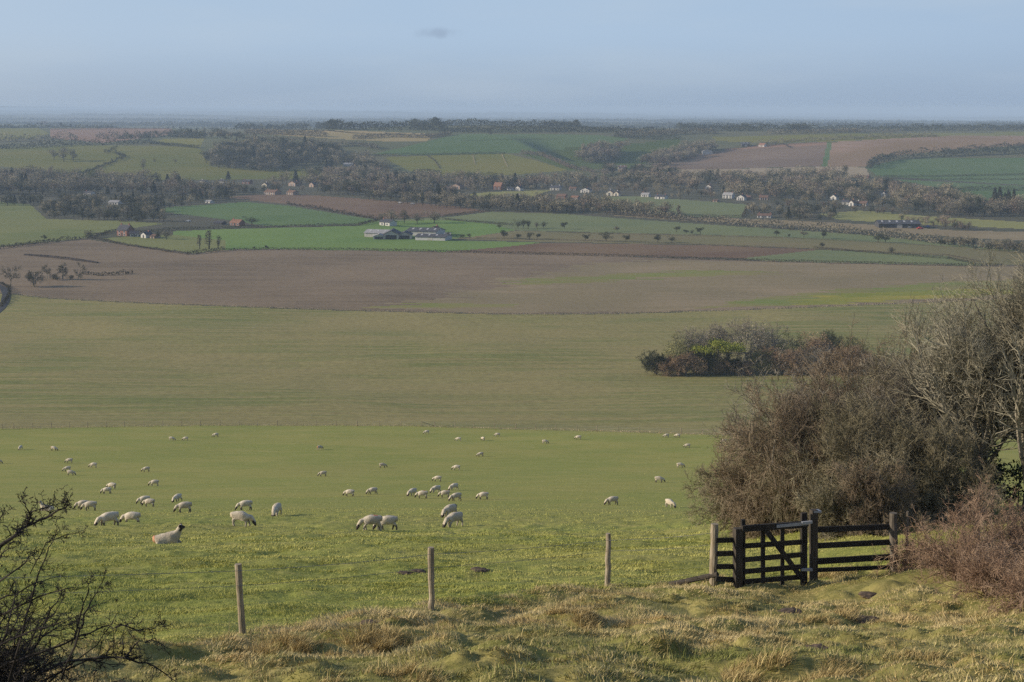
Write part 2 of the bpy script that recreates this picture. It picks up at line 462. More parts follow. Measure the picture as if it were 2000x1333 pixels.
field('red_soil_field', 'reddish brown ploughed strip below the village terraces', m_red, (1050, 1700),
      [(440, 386), (500, 380), (580, 380), (700, 388), (870, 400), (955, 413), (870, 422), (745, 428), (660, 414), (560, 399)])
field('dark_soil_field', 'dark brown ploughed wedge right of the bright green field', m_dark, (800, 1200),
      [(870, 492), (960, 485), (1060, 475), (1250, 477), (1400, 480), (1600, 488), (1450, 505), (1200, 500)])
field('olive_field', 'olive brown field with the row of small trees', m_olive, (800, 1300),
      [(880, 466), (930, 462), (1005, 451), (1150, 455), (1500, 462), (1830, 480), (2100, 500), (3200, 540), (3200, 552), (2100, 520), (1900, 516), (1850, 500), (1600, 487), (1400, 479), (1250, 476), (1060, 473)])
field('sage_field', 'pale green strip tapering behind the long dark hedge', m_sage, (780, 1200),
      [(1450, 505), (1600, 488), (1850, 501), (1920, 519), (1700, 515), (1500, 510)])
field('sage_field', 'long sage green field behind the row of small trees', m_sage, (880, 1500),
      [(740, 432), (880, 424), (960, 414), (1100, 418), (1200, 426), (1400, 440), (1700, 460), (1850, 474), (2100, 492), (3000, 520), (3000, 536), (2100, 500), (1830, 480), (1500, 462), (1150, 454), (1005, 450), (960, 438), (880, 430)])
field('green_field', 'green field in front of the white houses at centre right', m_sage, (1050, 1600),
      [(1110, 395), (1190, 384), (1260, 384), (1330, 390), (1460, 400), (1450, 425), (1330, 424), (1250, 414), (1150, 408)])
field('tan_strip', 'long tan strip of bare soil beside the dark hedge at right', m_tan, (950, 1500),
      [(1180, 420), (1330, 425), (1500, 429), (1700, 439), (1860, 450), (2100, 456), (3000, 470), (3000, 500), (2100, 474), (1900, 466), (1700, 450), (1500, 438), (1330, 431)])
field('pale_field', 'pale yellow green field behind the long dark barn', m_pale, (1000, 1600),
      [(1600, 418), (1680, 412), (1830, 424), (2100, 440), (3000, 450), (3000, 466), (2100, 452), (1830, 440), (1640, 430)])
field('paddock', 'light green paddock among the village trees', m_pale, (1150, 1800),
      [(915, 380), (960, 375), (1075, 372), (1040, 384), (1000, 392), (940, 391)])
# hills
field('hill_pasture', 'broad green hillside at left above the valley wood', h_pasture, (1500, 3400),
      [(-900, 300), (-60, 292), (150, 284), (380, 287), (405, 300), (410, 325), (500, 334), (640, 330), (640, 350), (330, 352), (150, 345), (0, 325), (-900, 330)])
field('hill_field', 'pale bluish green field on the far left ridge', h_sage, (2000, 4200),
      [(-900, 244), (60, 243), (97, 262), (60, 272), (-900, 278)])
field('hill_field', 'pinkish brown ploughed field on the left ridge', h_pink, (2000, 4200),
      [(98, 252), (330, 249), (345, 262), (300, 268), (200, 280), (100, 270)])
field('hill_field', 'small green field between hedges on the left hill', h_sage, (1900, 3600),
      [(295, 280), (320, 272), (400, 271), (390, 288), (320, 284)])
field('hill_field', 'pale straw field on the crest at centre left', h_straw, (2200, 4200),
      [(480, 252), (700, 256), (850, 262), (830, 280), (660, 272), (600, 268), (480, 260)])
field('hill_field', 'wide green field sloping over the central hill', h_green, (1900, 4200),
      [(725, 302), (780, 290), (860, 270), (900, 262), (1150, 263), (1230, 270), (1190, 285), (1000, 300), (850, 303)])
field('hill_field', 'three part green brown field below the central hill crest', h_sage, (1800, 3400),
      [(750, 308), (860, 303), (990, 300), (1050, 315), (1110, 333), (1000, 342), (870, 345), (800, 335)])
field('coombe_slope', 'shaded green side of the coombe in the central hill', h_shaded, (1800, 3600),
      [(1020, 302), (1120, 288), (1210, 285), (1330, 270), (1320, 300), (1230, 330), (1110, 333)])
field('hill_field', 'grey brown ploughed field on the right hill', h_plo, (1800, 3600),
      [(1270, 322), (1330, 306), (1400, 296), (1500, 288), (1615, 284), (1605, 325), (1400, 331), (1290, 330)])
field('hill_field', 'darker soil band along the top of the grey brown field', h_pink, (1900, 3800),
      [(1400, 295), (1480, 284), (1616, 278), (1616, 284), (1500, 288)])
field('grass_strip', 'narrow green strip between the grey and the tan hill fields', h_green, (1800, 3800),
      [(1605, 325), (1616, 278), (1625, 278), (1616, 326)])
field('hill_field', 'big tan stubble field on the right hill', h_tan, (1800, 4500),
      [(1616, 326), (1625, 278), (1720, 272), (1850, 264), (2100, 262), (3000, 262), (3000, 280), (2000, 284), (1850, 294), (1730, 306), (1690, 326)])
field('hill_field', 'pale grey strip under the ploughed field on the right hill', h_palegr, (1600, 3000),
      [(1230, 334), (1290, 330), (1400, 331), (1616, 326), (1690, 327), (1700, 346), (1560, 350), (1300, 344)])
field('hill_field', 'smooth green field on the right below the dark hedge', h_green, (1500, 3400),
      [(1690, 326), (1760, 312), (1850, 309), (2100, 308), (3000, 312), (3000, 362), (2000, 362), (1740, 346), (1715, 345)])
field('hill_field', 'lower green field at the right edge above the village trees', h_green, (1350, 2600),
      [(1740, 350), (2000, 364), (3000, 364), (3000, 405), (1900, 395), (1860, 372)])
field('hill_field', 'thin pale green field on the crest at right', h_sage, (2200, 4800),
      [(1390, 268), (1640, 262), (1850, 260), (2100, 258), (3000, 258), (3000, 264), (1850, 266), (1640, 276), (1500, 279), (1400, 276)])

mats_default = []
FID = np.zeros(pu.shape, int)                       # 0 pasture
ground_sets = [('pasture', 'sheep pasture of short yellow green grass sloping down from the fence', m_past)]
FID[fcY < fence_y(fcX) - 0.15] = 1
ground_sets.append(('grass_bank', 'rough bank of tussocky dry grass in front of the fence', m_bank))
FID[(fcY > 200) & (pv < np.interp(pu, [-1200, 0, 200, 420, 800, 950, 1150, 1380, 1600, 3200], [836, 838, 834, 831, 832, 837, 842, 849, 854, 872]))] = 2
ground_sets.append(('valley', 'dull green valley floor under the trees and hedges', m_valley))
FID[fcY > 1820] = 3
ground_sets.append(('hills', 'rolling hills beyond the valley', m_hill))
FID[fcY > 6600] = 4
ground_sets.append(('plain', 'hazy far plain reaching the horizon', m_plain))
for name, label, mat, yr, poly in FIELDS:
    ground_sets.append((name, label, mat))
    pu_ = pu + (110 * fbm(fcX / 45, fcY / 4.5, 91, 3) if name in ('stubble_patch', 'regrowth_strip', 'green_strip', 'yellow_strip') else 0)
    if name == 'crop_field': FID[(FID == 2) & (fcY < 580)] = len(ground_sets) - 1
    FID[in_poly(pu_, pv, poly) & (fcY > yr[0]) & (fcY < yr[1])] = len(ground_sets) - 1
gv = np.stack([GX, GY, GZ], 2).reshape(-1, 3)
idx = np.arange(NR * NC).reshape(NR, NC)
quads = np.stack([idx[:-1, :-1], idx[:-1, 1:], idx[1:, 1:], idx[1:, :-1]], 2).reshape(-1, 4)
# smooth normals of the whole sheet so that the cuts between fields do not show
e1 = np.gradient(np.stack([GX, GY, GZ], 2), axis=1); e2 = np.gradient(np.stack([GX, GY, GZ], 2), axis=0)
nrm = np.cross(e1, e2).reshape(-1, 3); nrm /= np.linalg.norm(nrm, axis=1)[:, None]
fid = FID.ravel()
for k, (name, label, mat) in enumerate(ground_sets):
    q = quads[fid == k]
    if len(q) == 0:
        print('EMPTY FIELD', label); continue
    used, inv = np.unique(q, return_inverse=True)
    g = Geo(); g.add(gv[used], inv.reshape(-1, 4))
    o = g.obj(name, mat, smooth=True)
    o.data.normals_split_custom_set_from_vertices(nrm[used].tolist())
    tag(o, label, name.replace('_', ' ').split()[-1] if name not in ('pasture', 'valley', 'hills', 'plain') else name, kind='structure')

# ------------------------------------------------------------------ haze
def make_haze():
    g = Geo()
    x, y0, y1, z0, z1 = 26000, -400, 51500, CZ - 420, CZ + 14
    v = [(sx * x, y, z) for z in (z0, z1) for y in (y0, y1) for sx in (-1, 1)]
    g.add(v, [(0, 2, 3, 1), (4, 5, 7, 6), (0, 1, 5, 4), (2, 6, 7, 3), (0, 4, 6, 2), (1, 3, 7, 5)])
    m = bpy.data.materials.new('haze_air'); m.use_nodes = True
    n = m.node_tree.nodes; n.remove(n['Principled BSDF'])
    pv_ = n.new('ShaderNodeVolumePrincipled')
    pv_.inputs['Color'].default_value = (0.58, 0.75, 0.96, 1)
    pv_.inputs['Density'].default_value = HAZE
    pv_.inputs['Anisotropy'].default_value = 0.0
    m.node_tree.links.new(pv_.outputs[0], n['Material Output'].inputs['Volume'])
    m.cycles.homogeneous_volume = True
    o = g.obj('haze', m)
    tag(o, 'thin blue haze over the whole valley', 'haze', kind='stuff')
HAZE = 1.05e-4
make_haze()

# ------------------------------------------------------------------ plant material and branch growing
def veg_mat(name, a, b, sc=3.0, rnd=0.35, rough=0.95):
    t = NT(name)
    c = t.mix(t.rng(t.noise(sc, detail=3), 0.38, 0.62), a, b)
    oi = t.n.new('ShaderNodeObjectInfo')
    c2 = t.mix(1.0, c, (1 - rnd,) * 3, 'MULTIPLY')
    c = t.mix(oi.outputs['Random'], c2, c)
    t.bsdf.inputs['Roughness'].default_value = rough
    return t.out(c)

def unit(a): return a / np.maximum(np.linalg.norm(a, axis=-1, keepdims=True), 1e-9)

def turn(d, ang, phi):
    ref = np.where(np.abs(d[:, 2:3]) > 0.9, np.array([[1.0, 0, 0]]), np.array([[0, 0, 1.0]]))
    u = unit(np.cross(d, ref)); v = np.cross(d, u)
    return unit(d * np.cos(ang)[:, None] + (u * np.cos(phi)[:, None] + v * np.sin(phi)[:, None]) * np.sin(ang)[:, None])

def grow(rng, O, D, L, Rr, specs):
    """branches level by level; returns one (P0, P1, R0, R1) set per level"""
    O = np.asarray(O, float); D = unit(np.asarray(D, float)); L = np.asarray(L, float); Rr = np.asarray(Rr, float)
    out = []
    for sp in specs:
        n = len(O); ns = sp.get('seg', 3); pts = [O]; dirs = []; d = D
        for k in range(ns):
            d = d + rng.normal(0, sp.get('wob', .2), (n, 3)); d[:, 2] += sp.get('up', 0.0); d = unit(d)
            pts.append(pts[-1] + d * (L / ns)[:, None]); dirs.append(d)
        tp = sp.get('taper', 0.6); rad = [Rr * (1 - tp * k / ns) for k in range(ns + 1)]
        out.append((np.concatenate(pts[:-1]), np.concatenate(pts[1:]), np.concatenate(rad[:-1]), np.concatenate(rad[1:])))
        nc = sp.get('n', 0)
        if not nc: break
        P = np.stack(pts, 1); DD = np.stack(dirs, 1); RA = np.stack(rad, 1)
        bi = np.repeat(np.arange(n), nc); t = rng.uniform(sp.get('t0', .25), 1.0, n * nc)
        s = np.minimum((t * ns).astype(int), ns - 1); fr = (t * ns - s)[:, None]
        O2 = P[bi, s] * (1 - fr) + P[bi, s + 1] * fr
        ang = np.radians(rng.normal(sp.get('ang', 45), sp.get('angv', 12), n * nc))
        D2 = turn(DD[bi, s], ang, rng.uniform(0, 2 * math.pi, n * nc))
        L2 = L[bi] * sp.get('lr', .5) * (1.15 - 0.5 * t) * rng.uniform(.65, 1.25, n * nc)
        R2 = np.maximum(RA[bi, s] * sp.get('rr', .55), sp.get('rmin', 0.002))
        O, D, L, Rr = O2, D2, L2, R2
    return out

def fit(levels, h, r=None):
    """scale a grown plant so that its top is at h and its crown radius is r"""
    P = np.concatenate([q[1] for q in levels]); kz = h / np.percentile(P[:, 2], 99.3)
    kr = kz if r is None else r / np.percentile(np.hypot(P[:, 0], P[:, 1]), 97)
    kr = min(max(kr, kz * .8), kz * 1.35)
    k = np.array([kr, kr, kz])
    return [(a * k, b * k, c, d) for a, b, c, d in levels]

def tubes(g, segs, sides=3, mat=0):
    P0, P1, R0, R1 = segs
    d = unit(P1 - P0)
    ref = np.where(np.abs(d[:, 2:3]) > 0.9, np.array([[1.0, 0, 0]]), np.array([[0, 0, 1.0]]))
    u = unit(np.cross(d, ref)); v = np.cross(d, u); n = len(P0)
    a = np.arange(sides) * 2 * math.pi / sides
    ring = u[:, None, :] * np.cos(a)[None, :, None] + v[:, None, :] * np.sin(a)[None, :, None]
    V = np.concatenate([P0[:, None] + ring * R0[:, None, None], P1[:, None] + ring * R1[:, None, None]], 1)
    b = (np.arange(n) * 2 * sides)[:, None]; k = np.arange(sides)[None, :]; k2 = (k + 1) % sides
    f = np.stack([b + k, b + k2, b + sides + k2, b + sides + k], 2).reshape(-1, 4)
    g.add(V.reshape(-1, 3), f, mat)

def cards(g, P, size, rng, mat=0, flat=None, aspect=1.0):
    """small three cornered leaf or twig clumps at the points P, every one turned its own way"""
    n = len(P); size = np.broadcast_to(size, (n,))
    a = unit(rng.normal(0, 1, (n, 3))); b = unit(np.cross(a, rng.normal(0, 1, (n, 3))))
    V = np.stack([P - a * size[:, None] * .6 - b * (size * aspect)[:, None] * .35,
                  P + a * size[:, None] * .6 - b * (size * aspect)[:, None] * .2,
                  P + b * (size * aspect)[:, None] * .6], 1).reshape(-1, 3)
    g.add(V, np.arange(n * 3).reshape(-1, 3), mat)

def poly_tube(g, pts, rad, sides=8, mat=0, jit=0.0, rng=None, cap=True):
    """a round bar through the points with one skin, capped at both ends"""
    pts = np.asarray(pts, float); n = len(pts); rad = np.broadcast_to(rad, (n,))
    d = unit(np.gradient(pts, axis=0))
    ref = np.array([0.0, 1.0, 0.0]) if abs(d[0, 1]) < .8 else np.array([1.0, 0, 0])
    u = unit(np.cross(d, ref)); v = np.cross(d, u)
    a = np.arange(sides) * 2 * math.pi / sides
    rr = rad[:, None] * (1 + (rng.normal(0, jit, (n, sides)) if jit else 0))
    V = pts[:, None] + (u[:, None] * np.cos(a)[None, :, None] + v[:, None] * np.sin(a)[None, :, None]) * rr[:, :, None]
    i = (np.arange(n - 1) * sides)[:, None]; k = np.arange(sides)[None]; k2 = (k + 1) % sides
    g.add(V.reshape(-1, 3), np.stack([i + k, i + k2, i + sides + k2, i + sides + k], 2).reshape(-1, 4), mat)
    if cap:
        g.add(V[0], [list(range(sides))[::-1]], mat); g.add(V[-1], [list(range(sides))], mat)

def beam(g, a, b, w, h, up=(0, 0, 1), mat=0):
    """a squared timber from a to b, w across and h deep"""
    a = Vector(a); b = Vector(b); d = (b - a).normalized(); s = d.cross(Vector(up)).normalized(); t = s.cross(d)
    V = [p + s * (i * w / 2) + t * (j * h / 2) for p in (a, b) for j in (-1, 1) for i in (-1, 1)]
    g.add([tuple(x) for x in V], [(0, 2, 3, 1), (4, 5, 7, 6), (0, 1, 5, 4), (2, 6, 7, 3), (0, 4, 6, 2), (1, 3, 7, 5)], mat)

def box(g, x0, x1, y0, y1, z0, z1, mat=0):
    v = [(x, y, z) for z in (z0, z1) for y in (y0, y1) for x in (x0, x1)]
    g.add(v, [(0, 2, 3, 1), (4, 5, 7, 6), (0, 1, 5, 4), (2, 6, 7, 3), (0, 4, 6, 2), (1, 3, 7, 5)], mat)

def ray(u, v):
    xc = (u - 1000) / F; yc = (666.5 - v) / F
    return Vector((xc, math.cos(PITCH) + yc * math.sin(PITCH), -math.sin(PITCH) + yc * math.cos(PITCH)))
def at_depth(u, v, Y):
    r = ray(u, v); return Vector((0, 0, CZ)) + r * (Y / r.y)
def mpp(p): return (p.y * math.cos(PITCH) - (p.z - CZ) * math.sin(PITCH)) / F      # metres per picture point at p

# bark, twig and leaf tones
B = dict(
    twig_red=veg_mat('twig_reddish', (0.215, 0.165, 0.112), (0.33, 0.26, 0.175), 0.9, 0.2),
    twig_grey=veg_mat('twig_grey', (0.22, 0.195, 0.15), (0.33, 0.295, 0.23), 0.8, 0.2),
    twig_olive=veg_mat('twig_olive', (0.20, 0.176, 0.108), (0.31, 0.27, 0.175), 0.8, 0.2),
    cane=veg_mat('cane_pale', (0.25, 0.165, 0.11), (0.38, 0.275, 0.19), 1.2, 0.2),
    bark=veg_mat('bark_grey', (0.16, 0.145, 0.105), (0.28, 0.25, 0.19), 2.5, 0.2),
    thorn=veg_mat('bark_thorn_shaded', (0.028, 0.024, 0.021), (0.055, 0.048, 0.042), 6, 0.1),  # bark darkened, backlight and shade put into the base colour
    ivy=veg_mat('leaf_ivy', (0.022, 0.034, 0.014), (0.045, 0.06, 0.022), 1.0, 0.3),
    far_bare=veg_mat('far_bare', (0.165, 0.147, 0.10), (0.26, 0.23, 0.165), 3, 0.35),
    far_brown=veg_mat('far_brown', (0.16, 0.122, 0.088), (0.24, 0.18, 0.135), 3, 0.35),
    far_dark=veg_mat('far_dark', (0.045, 0.052, 0.032), (0.085, 0.09, 0.055), 3, 0.35),
    far_green=veg_mat('far_green', (0.06, 0.075, 0.03), (0.10, 0.11, 0.05), 3, 0.35),
    straw=veg_mat('straw_tuft', (.40, .32, .20), (.54, .45, .30), .5, .1),
    far_trunk=veg_mat('far_trunk', (0.05, 0.043, 0.034), (0.075, 0.065, 0.05), 3, 0.2),
    hedge=veg_mat('hedge_twig', (0.05, 0.047, 0.032), (0.09, 0.08, 0.055), 0.15, 0.25),
    hedge_brown=veg_mat('hedge_brown', (0.09, 0.072, 0.052), (0.14, 0.112, 0.082), 0.15, 0.25),
    pine=veg_mat('pine_yellow', (0.20, 0.23, 0.035), (0.34, 0.36, 0.07), 5, 0.1),
    cop_dark=veg_mat('copse_dark', (0.05, 0.06, 0.03), (0.10, 0.105, 0.055), 1.2, .2), cop_brown=veg_mat('copse_brown', (0.30, 0.205, 0.125), (0.46, 0.33, 0.21), 1.2, .2),
    cop_bare=veg_mat('copse_bare', (0.25, 0.215, 0.16), (0.38, 0.33, 0.25), 1.2, .2), cop_green=veg_mat('copse_green', (0.20, 0.20, 0.085), (0.32, 0.305, 0.14), 1.2, .2),
    twig_ash=veg_mat('twig_ash', (0.26, 0.238, 0.17), (0.38, 0.35, 0.26), .8, .2),
    deadwood=veg_mat('dead_wood', (0.38, 0.33, 0.26), (0.5, 0.45, 0.36), 3, 0.1),
)

# ------------------------------------------------------------------ trees of the valley (built one metre high, scaled when placed)
def crown_points(rng, lobes, n, shell=0.35):
    c = np.array([l[:3] for l in lobes]); r = np.array([l[3:6] for l in lobes])
    wgt = r.prod(1) ** .66; k = rng.choice(len(lobes), n, p=wgt / wgt.sum())
    d = unit(rng.normal(0, 1, (n, 3))) * (1 - shell * rng.random((n, 1)) ** 1.5)
    return c[k] + d * r[k]

def valley_tree(seed, kind, n=420, limbs=True):
    """(trunk, crown) shapes of a tree about one metre high and 0.8 wide"""
    rng = np.random.default_rng(seed); tg, cg = Geo(), Geo()
    if kind == 'conifer':
        poly_tube(tg, [(0, 0, -.05), (0, 0, .9)], [.03, .008], 5)
        z = rng.random(n) ** .7; rad = (1 - z) * .26 * (1 + .35 * np.sin(z * 40)) * np.sqrt(rng.uniform(.35, 1, n)); a = rng.uniform(0, 6.283, n)
        cards(cg, np.stack([rad * np.cos(a), rad * np.sin(a), .06 + .94 * z], 1), rng.uniform(.05, .10, n), rng)
        return tg, cg
    if kind == 'poplar':
        lobes = [(rng.normal(0, .03), rng.normal(0, .03), z, .10 + .06 * math.sin(z * 3), .13, .16) for z in (.35, .5, .65, .8, .9)]
    elif kind == 'bush':
        lobes = [(rng.normal(0, .28), rng.normal(0, .2), rng.uniform(.25, .6), .3, .28, rng.uniform(.25, .4)) for _ in range(7)]
    elif kind == 'wind':
        lobes = [(rng.normal(.05, .2), rng.normal(0, .2), rng.uniform(.42, .8), rng.uniform(.16, .26), .22, rng.uniform(.12, .2)) for _ in range(7)]
    else:
        lobes = [(rng.normal(0, .19), rng.normal(0, .19), rng.uniform(.28, .82), rng.uniform(.13, .24), rng.uniform(.13, .24), rng.uniform(.12, .2)) for _ in range(10)]
        lobes += [(0, 0, .52, .28, .28, .36)]
    lean = rng.normal(0, .03, 2)
    poly_tube(tg, [(0, 0, -.06), (lean[0] * .5, lean[1] * .5, .2), (lean[0], lean[1], .5), (lean[0], lean[1], .75)], [.035, .025, .016, .006], 5)
    if limbs:
        for l in lobes:
            poly_tube(tg, [(lean[0], lean[1], .22), ((lean[0] + l[0]) / 2, l[1] / 2, (l[2] + .25) / 2), (l[0], l[1], l[2])], [.014, .010, .003], 3, cap=False)
    P = crown_points(rng, lobes, n, .55)
    P = P[P[:, 2] > (.03 if kind == 'bush' else .14)]
    cards(cg, P, rng.uniform(.026, .066, len(P)) * (1.25 if kind in ('bush', 'wind') else 1), rng, aspect=.75)
    return tg, cg

TREE = {}
def tree_mesh(kind, tone, var, n=420):
    key = (kind, tone, var, n)
    if key not in TREE:
        tg, cg = valley_tree(100 + var * 7 + len(kind), kind, n)
        TREE[key] = (tg.mesh('trunk_mesh', B['far_trunk']), cg.mesh('crown_mesh', B[tone]), tg, cg)
    return TREE[key]

prng = random.Random(7)
def far_tree(u, v, hpx, kind='round', tone='far_dark', label='', group=None, wide=1.0, n=900, name=None, cat='tree'):
    """a tree with trunk and crown whose foot stands at the picture point u, v"""
    if kind == 'poplar': n = 420
    p = g1(u, v, False); h = hpx * mpp(p)
    tm, cm, _, _ = tree_mesh(kind, tone, prng.randrange(7), n)
    nm = name or {'bush': 'bush', 'conifer': 'conifer', 'poplar': 'poplar_tree'}.get(kind, 'tree')
    t = thing(nm, label, cat, p, prng.uniform(0, 6.28), group, (h * wide, h * wide, h))
    link('trunk', tm, t); link('crown', cm, t)
    return t

# row of small trees across the olive field, then other single trees of the valley
ROWG = 'small dark trees scattered along the olive field'
row = [(917, 466, 11, 'small tree nearest the farm yard, first of the row on the olive field'), (985, 466, 18, 'taller dark tree, second of the row right of the farm'),
 (1010, 468, 13, 'small leaning tree third in the row right of the farm'), (1034, 468, 16, 'left tree of the close pair below the dark clump'), (1049, 468, 14, 'right tree of the close pair below the dark clump'),
 (1143, 471, 14, 'small lone tree left of the widest tree in the row'), (1184, 472, 21, 'widest bushy tree in the middle of the field row'), (1222, 473, 15, 'small tree just right of the widest tree in the row'),
 (1284, 474, 18, 'left tree of the pair at the middle right of the olive field'), (1312, 474, 15, 'right tree of the pair at the middle right of the olive field'),
 (1103, 448, 15, 'dark tree alone on the sage green field right of the clump'), (1205, 453, 12, 'thin bare tree on the far edge of the olive field'), (976, 447, 12, 'small tree at the corner of the green field left of the dark clump'),
 (1321, 454, 14, 'rounded tree behind the pair, first of three close trees'), (1340, 457, 10, 'middle tree of three close trees on the sage field'), (1351, 458, 10, 'small tree between its two neighbours on the sage field edge'), (1368, 458, 15, 'tallest of the close trees on the sage field'),
 (1517, 462, 13, 'small dark tree standing left of a tiny one before the thick hedge'), (1541, 464, 8, 'tiniest tree of the row before the thick hedge'), (1570, 463, 13, 'leafless tree beside the tiniest tree before the thick hedge'), (1608, 466, 16, 'round tree touching the thick hedge at right'),
 (1715, 474, 23, 'large double crowned tree in front of the thick hedge'), (1729, 474, 15, 'small tree leaning on the large double crowned tree'), (1606, 485, 12, 'round dark tree alone on the strip between two thin hedges'), (1741, 497, 15, 'flat topped dark tree alone near the right end of the thin hedge'), (1838, 482, 17, 'dark round tree at the right end of the thick hedge')]
for k, (u, v, h, lab) in enumerate(row):
    far_tree(u, v, h, 'wind' if k % 3 else 'round', 'far_dark' if k not in (11, 19) else 'far_bare', lab, ROWG, 1.15 if k != 6 else 1.3)
for u, v, h, kd, tn, lab, wd in [
 (1012, 447, 20, 'round', 'far_dark', 'left trunk crown of the dark clump on the sage field', .8), (1022, 447, 21, 'round', 'far_dark', 'middle and tallest tree of the dark clump on the sage field', .8), (1032, 447, 19, 'round', 'far_dark', 'right tree of the dark clump on the sage field', .8),
 (1048, 446, 13, 'round', 'far_bare', 'low bare bush tree just right of the dark clump', 1.1), (1061, 446, 15, 'round', 'far_dark', 'low dark bush tree right of the bare one beside the clump', 1.2),
 (88, 470, 13, 'wind', 'far_dark', 'tiny dark tree in the hedge of the far left green field', .8), (177, 465, 20, 'bush', 'far_bare', 'bare round bush at the corner left of the brick house', 1.3),
 (492, 439, 18, 'round', 'far_dark', 'dark evergreen tree beside the orange roofed brick house', 1.6), (522, 488, 10, 'wind', 'far_dark', 'tiny round tree standing on the hedge left of the farm', 1.0), (497, 488, 7, 'wind', 'far_dark', 'smallest shrub on the hedge left of the tiny round tree', 1.0),
 (446, 352, 17, 'conifer', 'far_dark', 'dark pointed conifer left of the village at the hill foot', 1.4), (638, 336, 24, 'conifer', 'far_dark', 'tall dark conifer standing by the wood at left centre', 1.2),
 (390, 487, 28, 'poplar', 'far_bare', 'left bare poplar of the three by the garden pond', 1.1), (408, 487, 37, 'poplar', 'far_bare', 'tallest bare poplar of the three by the garden pond', 1.3), (427, 487, 26, 'poplar', 'far_bare', 'right bare poplar of the three by the garden pond', 1.1),
 (958, 266, 12, 'wind', 'far_bare', 'single bare tree standing out on the green central hill', .7), (280, 333, 24, 'round', 'far_bare', 'lone bare tree on the left hillside above the wood', .6), (302, 318, 8, 'round', 'far_bare', 'left of two small bushes dotted on the left hillside', 1), (343, 319, 9, 'round', 'far_bare', 'right of two small bushes dotted on the left hillside', 1),
 (125, 316, 30, 'round', 'far_bare', 'largest bare tree of the hillside clump at left', 1.0), (106, 312, 24, 'round', 'far_bare', 'left bare tree of the hillside clump at left', 1.0), (143, 315, 24, 'round', 'far_bare', 'right bare tree of the hillside clump at left', .9),
 (325, 468, 22, 'round', 'far_bare', 'bare tree in the garden right of the white cottages', 1.2), (308, 466, 16, 'round', 'far_dark', 'dark small tree between cottages and bare garden tree', 1.0), (765, 437, 28, 'round', 'far_bare', 'broad bare tree behind the white farm cottage', 1.2), (790, 436, 26, 'round', 'far_dark', 'dark ivy clad tree in the clump behind the farm', 1.0), (815, 437, 22, 'round', 'far_bare', 'middle bare tree of the clump behind the farm', 1.2), (848, 437, 30, 'round', 'far_bare', 'tall pale bare tree at the right of the clump behind the farm', 1.2), (745, 432, 18, 'round', 'far_bare', 'small bare tree at the left of the clump behind the farm', 1.0),
 (876, 464, 11, 'wind', 'far_dark', 'small dark tree in the farm yard beside the long shed', 1.2), (900, 464, 8, 'bush', 'far_dark', 'low dark bush at the end of the farm yard', 2.2)]:
    far_tree(u, v, h, kd, tn, lab, None, wd)

# ------------------------------------------------------------------ nearer bare trees: real branches
def bare_tree(rng, h, spread=1.0, stems=1, n2=8, n3=9, n4=8, up=.06, twig=.012, thick=1.0):
    O = np.zeros((stems, 3)); O[:, :2] = rng.normal(0, .02 * h * (stems > 1), (stems, 2)); O[:, 2] = -.15
    D = np.stack([rng.normal(0, .12 * spread * (1 + stems * .2), stems), rng.normal(0, .12 * spread * (1 + stems * .2), stems), np.ones(stems)], 1)
    sp = [dict(seg=6, wob=.09, up=.06, n=n2, t0=.22, ang=48 * spread, angv=12, lr=.62, rr=.62, rmin=.01, taper=.75),
          dict(seg=5, wob=.14, up=up, n=n3, t0=.2, ang=42, angv=14, lr=.52, rr=.6, rmin=twig * 1.3),
          dict(seg=4, wob=.16, up=up, n=n4, t0=.15, ang=40, angv=15, lr=.55, rr=.6, rmin=twig),
          dict(seg=3, wob=.18, up=up * .6, n=4, t0=.1, ang=38, angv=15, lr=.6, rr=.7, rmin=twig * .75, taper=.4),
          dict(seg=2, wob=.2, up=0, taper=.4)]
    return grow(rng, O, D, np.full(stems, h * .72), np.full(stems, h * .028 * thick), sp)

LEFTT = [(20, 560, 42, 'round bare tree nearest the left edge beside the road', 1.15, 1), (67, 560, 31, 'low round bare tree casting a long shadow on the plough', 1.35, 3),
         (92, 546, 29, 'left bare tree of the small row behind the road bend', .9, 1), (122, 546, 31, 'middle bare tree of the small row behind the road bend', .9, 2), (152, 546, 33, 'right bare tree of the small row behind the road bend', 1.1, 1)]
for k, (u, v, hp, lab, spr, st) in enumerate(LEFTT):
    p = g1(u, v, False); h = hp * mpp(p)
    L5 = fit(bare_tree(np.random.default_rng(50 + k), h, spr, st, 8, 8, 7, .02, .028), h, h * .46 * spr)
    t = thing('bare_tree', lab, 'tree', p)
    a, b_ = Geo(), Geo()
    tubes(a, L5[0], 6); tubes(a, L5[1], 4)
    for q in L5[2:]: tubes(b_, q, 3)
    a.obj('trunk', B['bark'], t); b_.obj('crown', B['far_bare'], t)
for k, (u, v, hp, wd, lab) in enumerate([(104, 546, 14, 1.2, 'dark low bush under the left bare row'), (137, 546, 11, 1.3, 'small dark bush between the bare trees of the row'), (112, 548, 9, 1.4, 'smallest bush at the foot of the bare row')]):
    far_tree(u, v, hp, 'bush', 'far_dark', lab, None, wd, cat='bush')

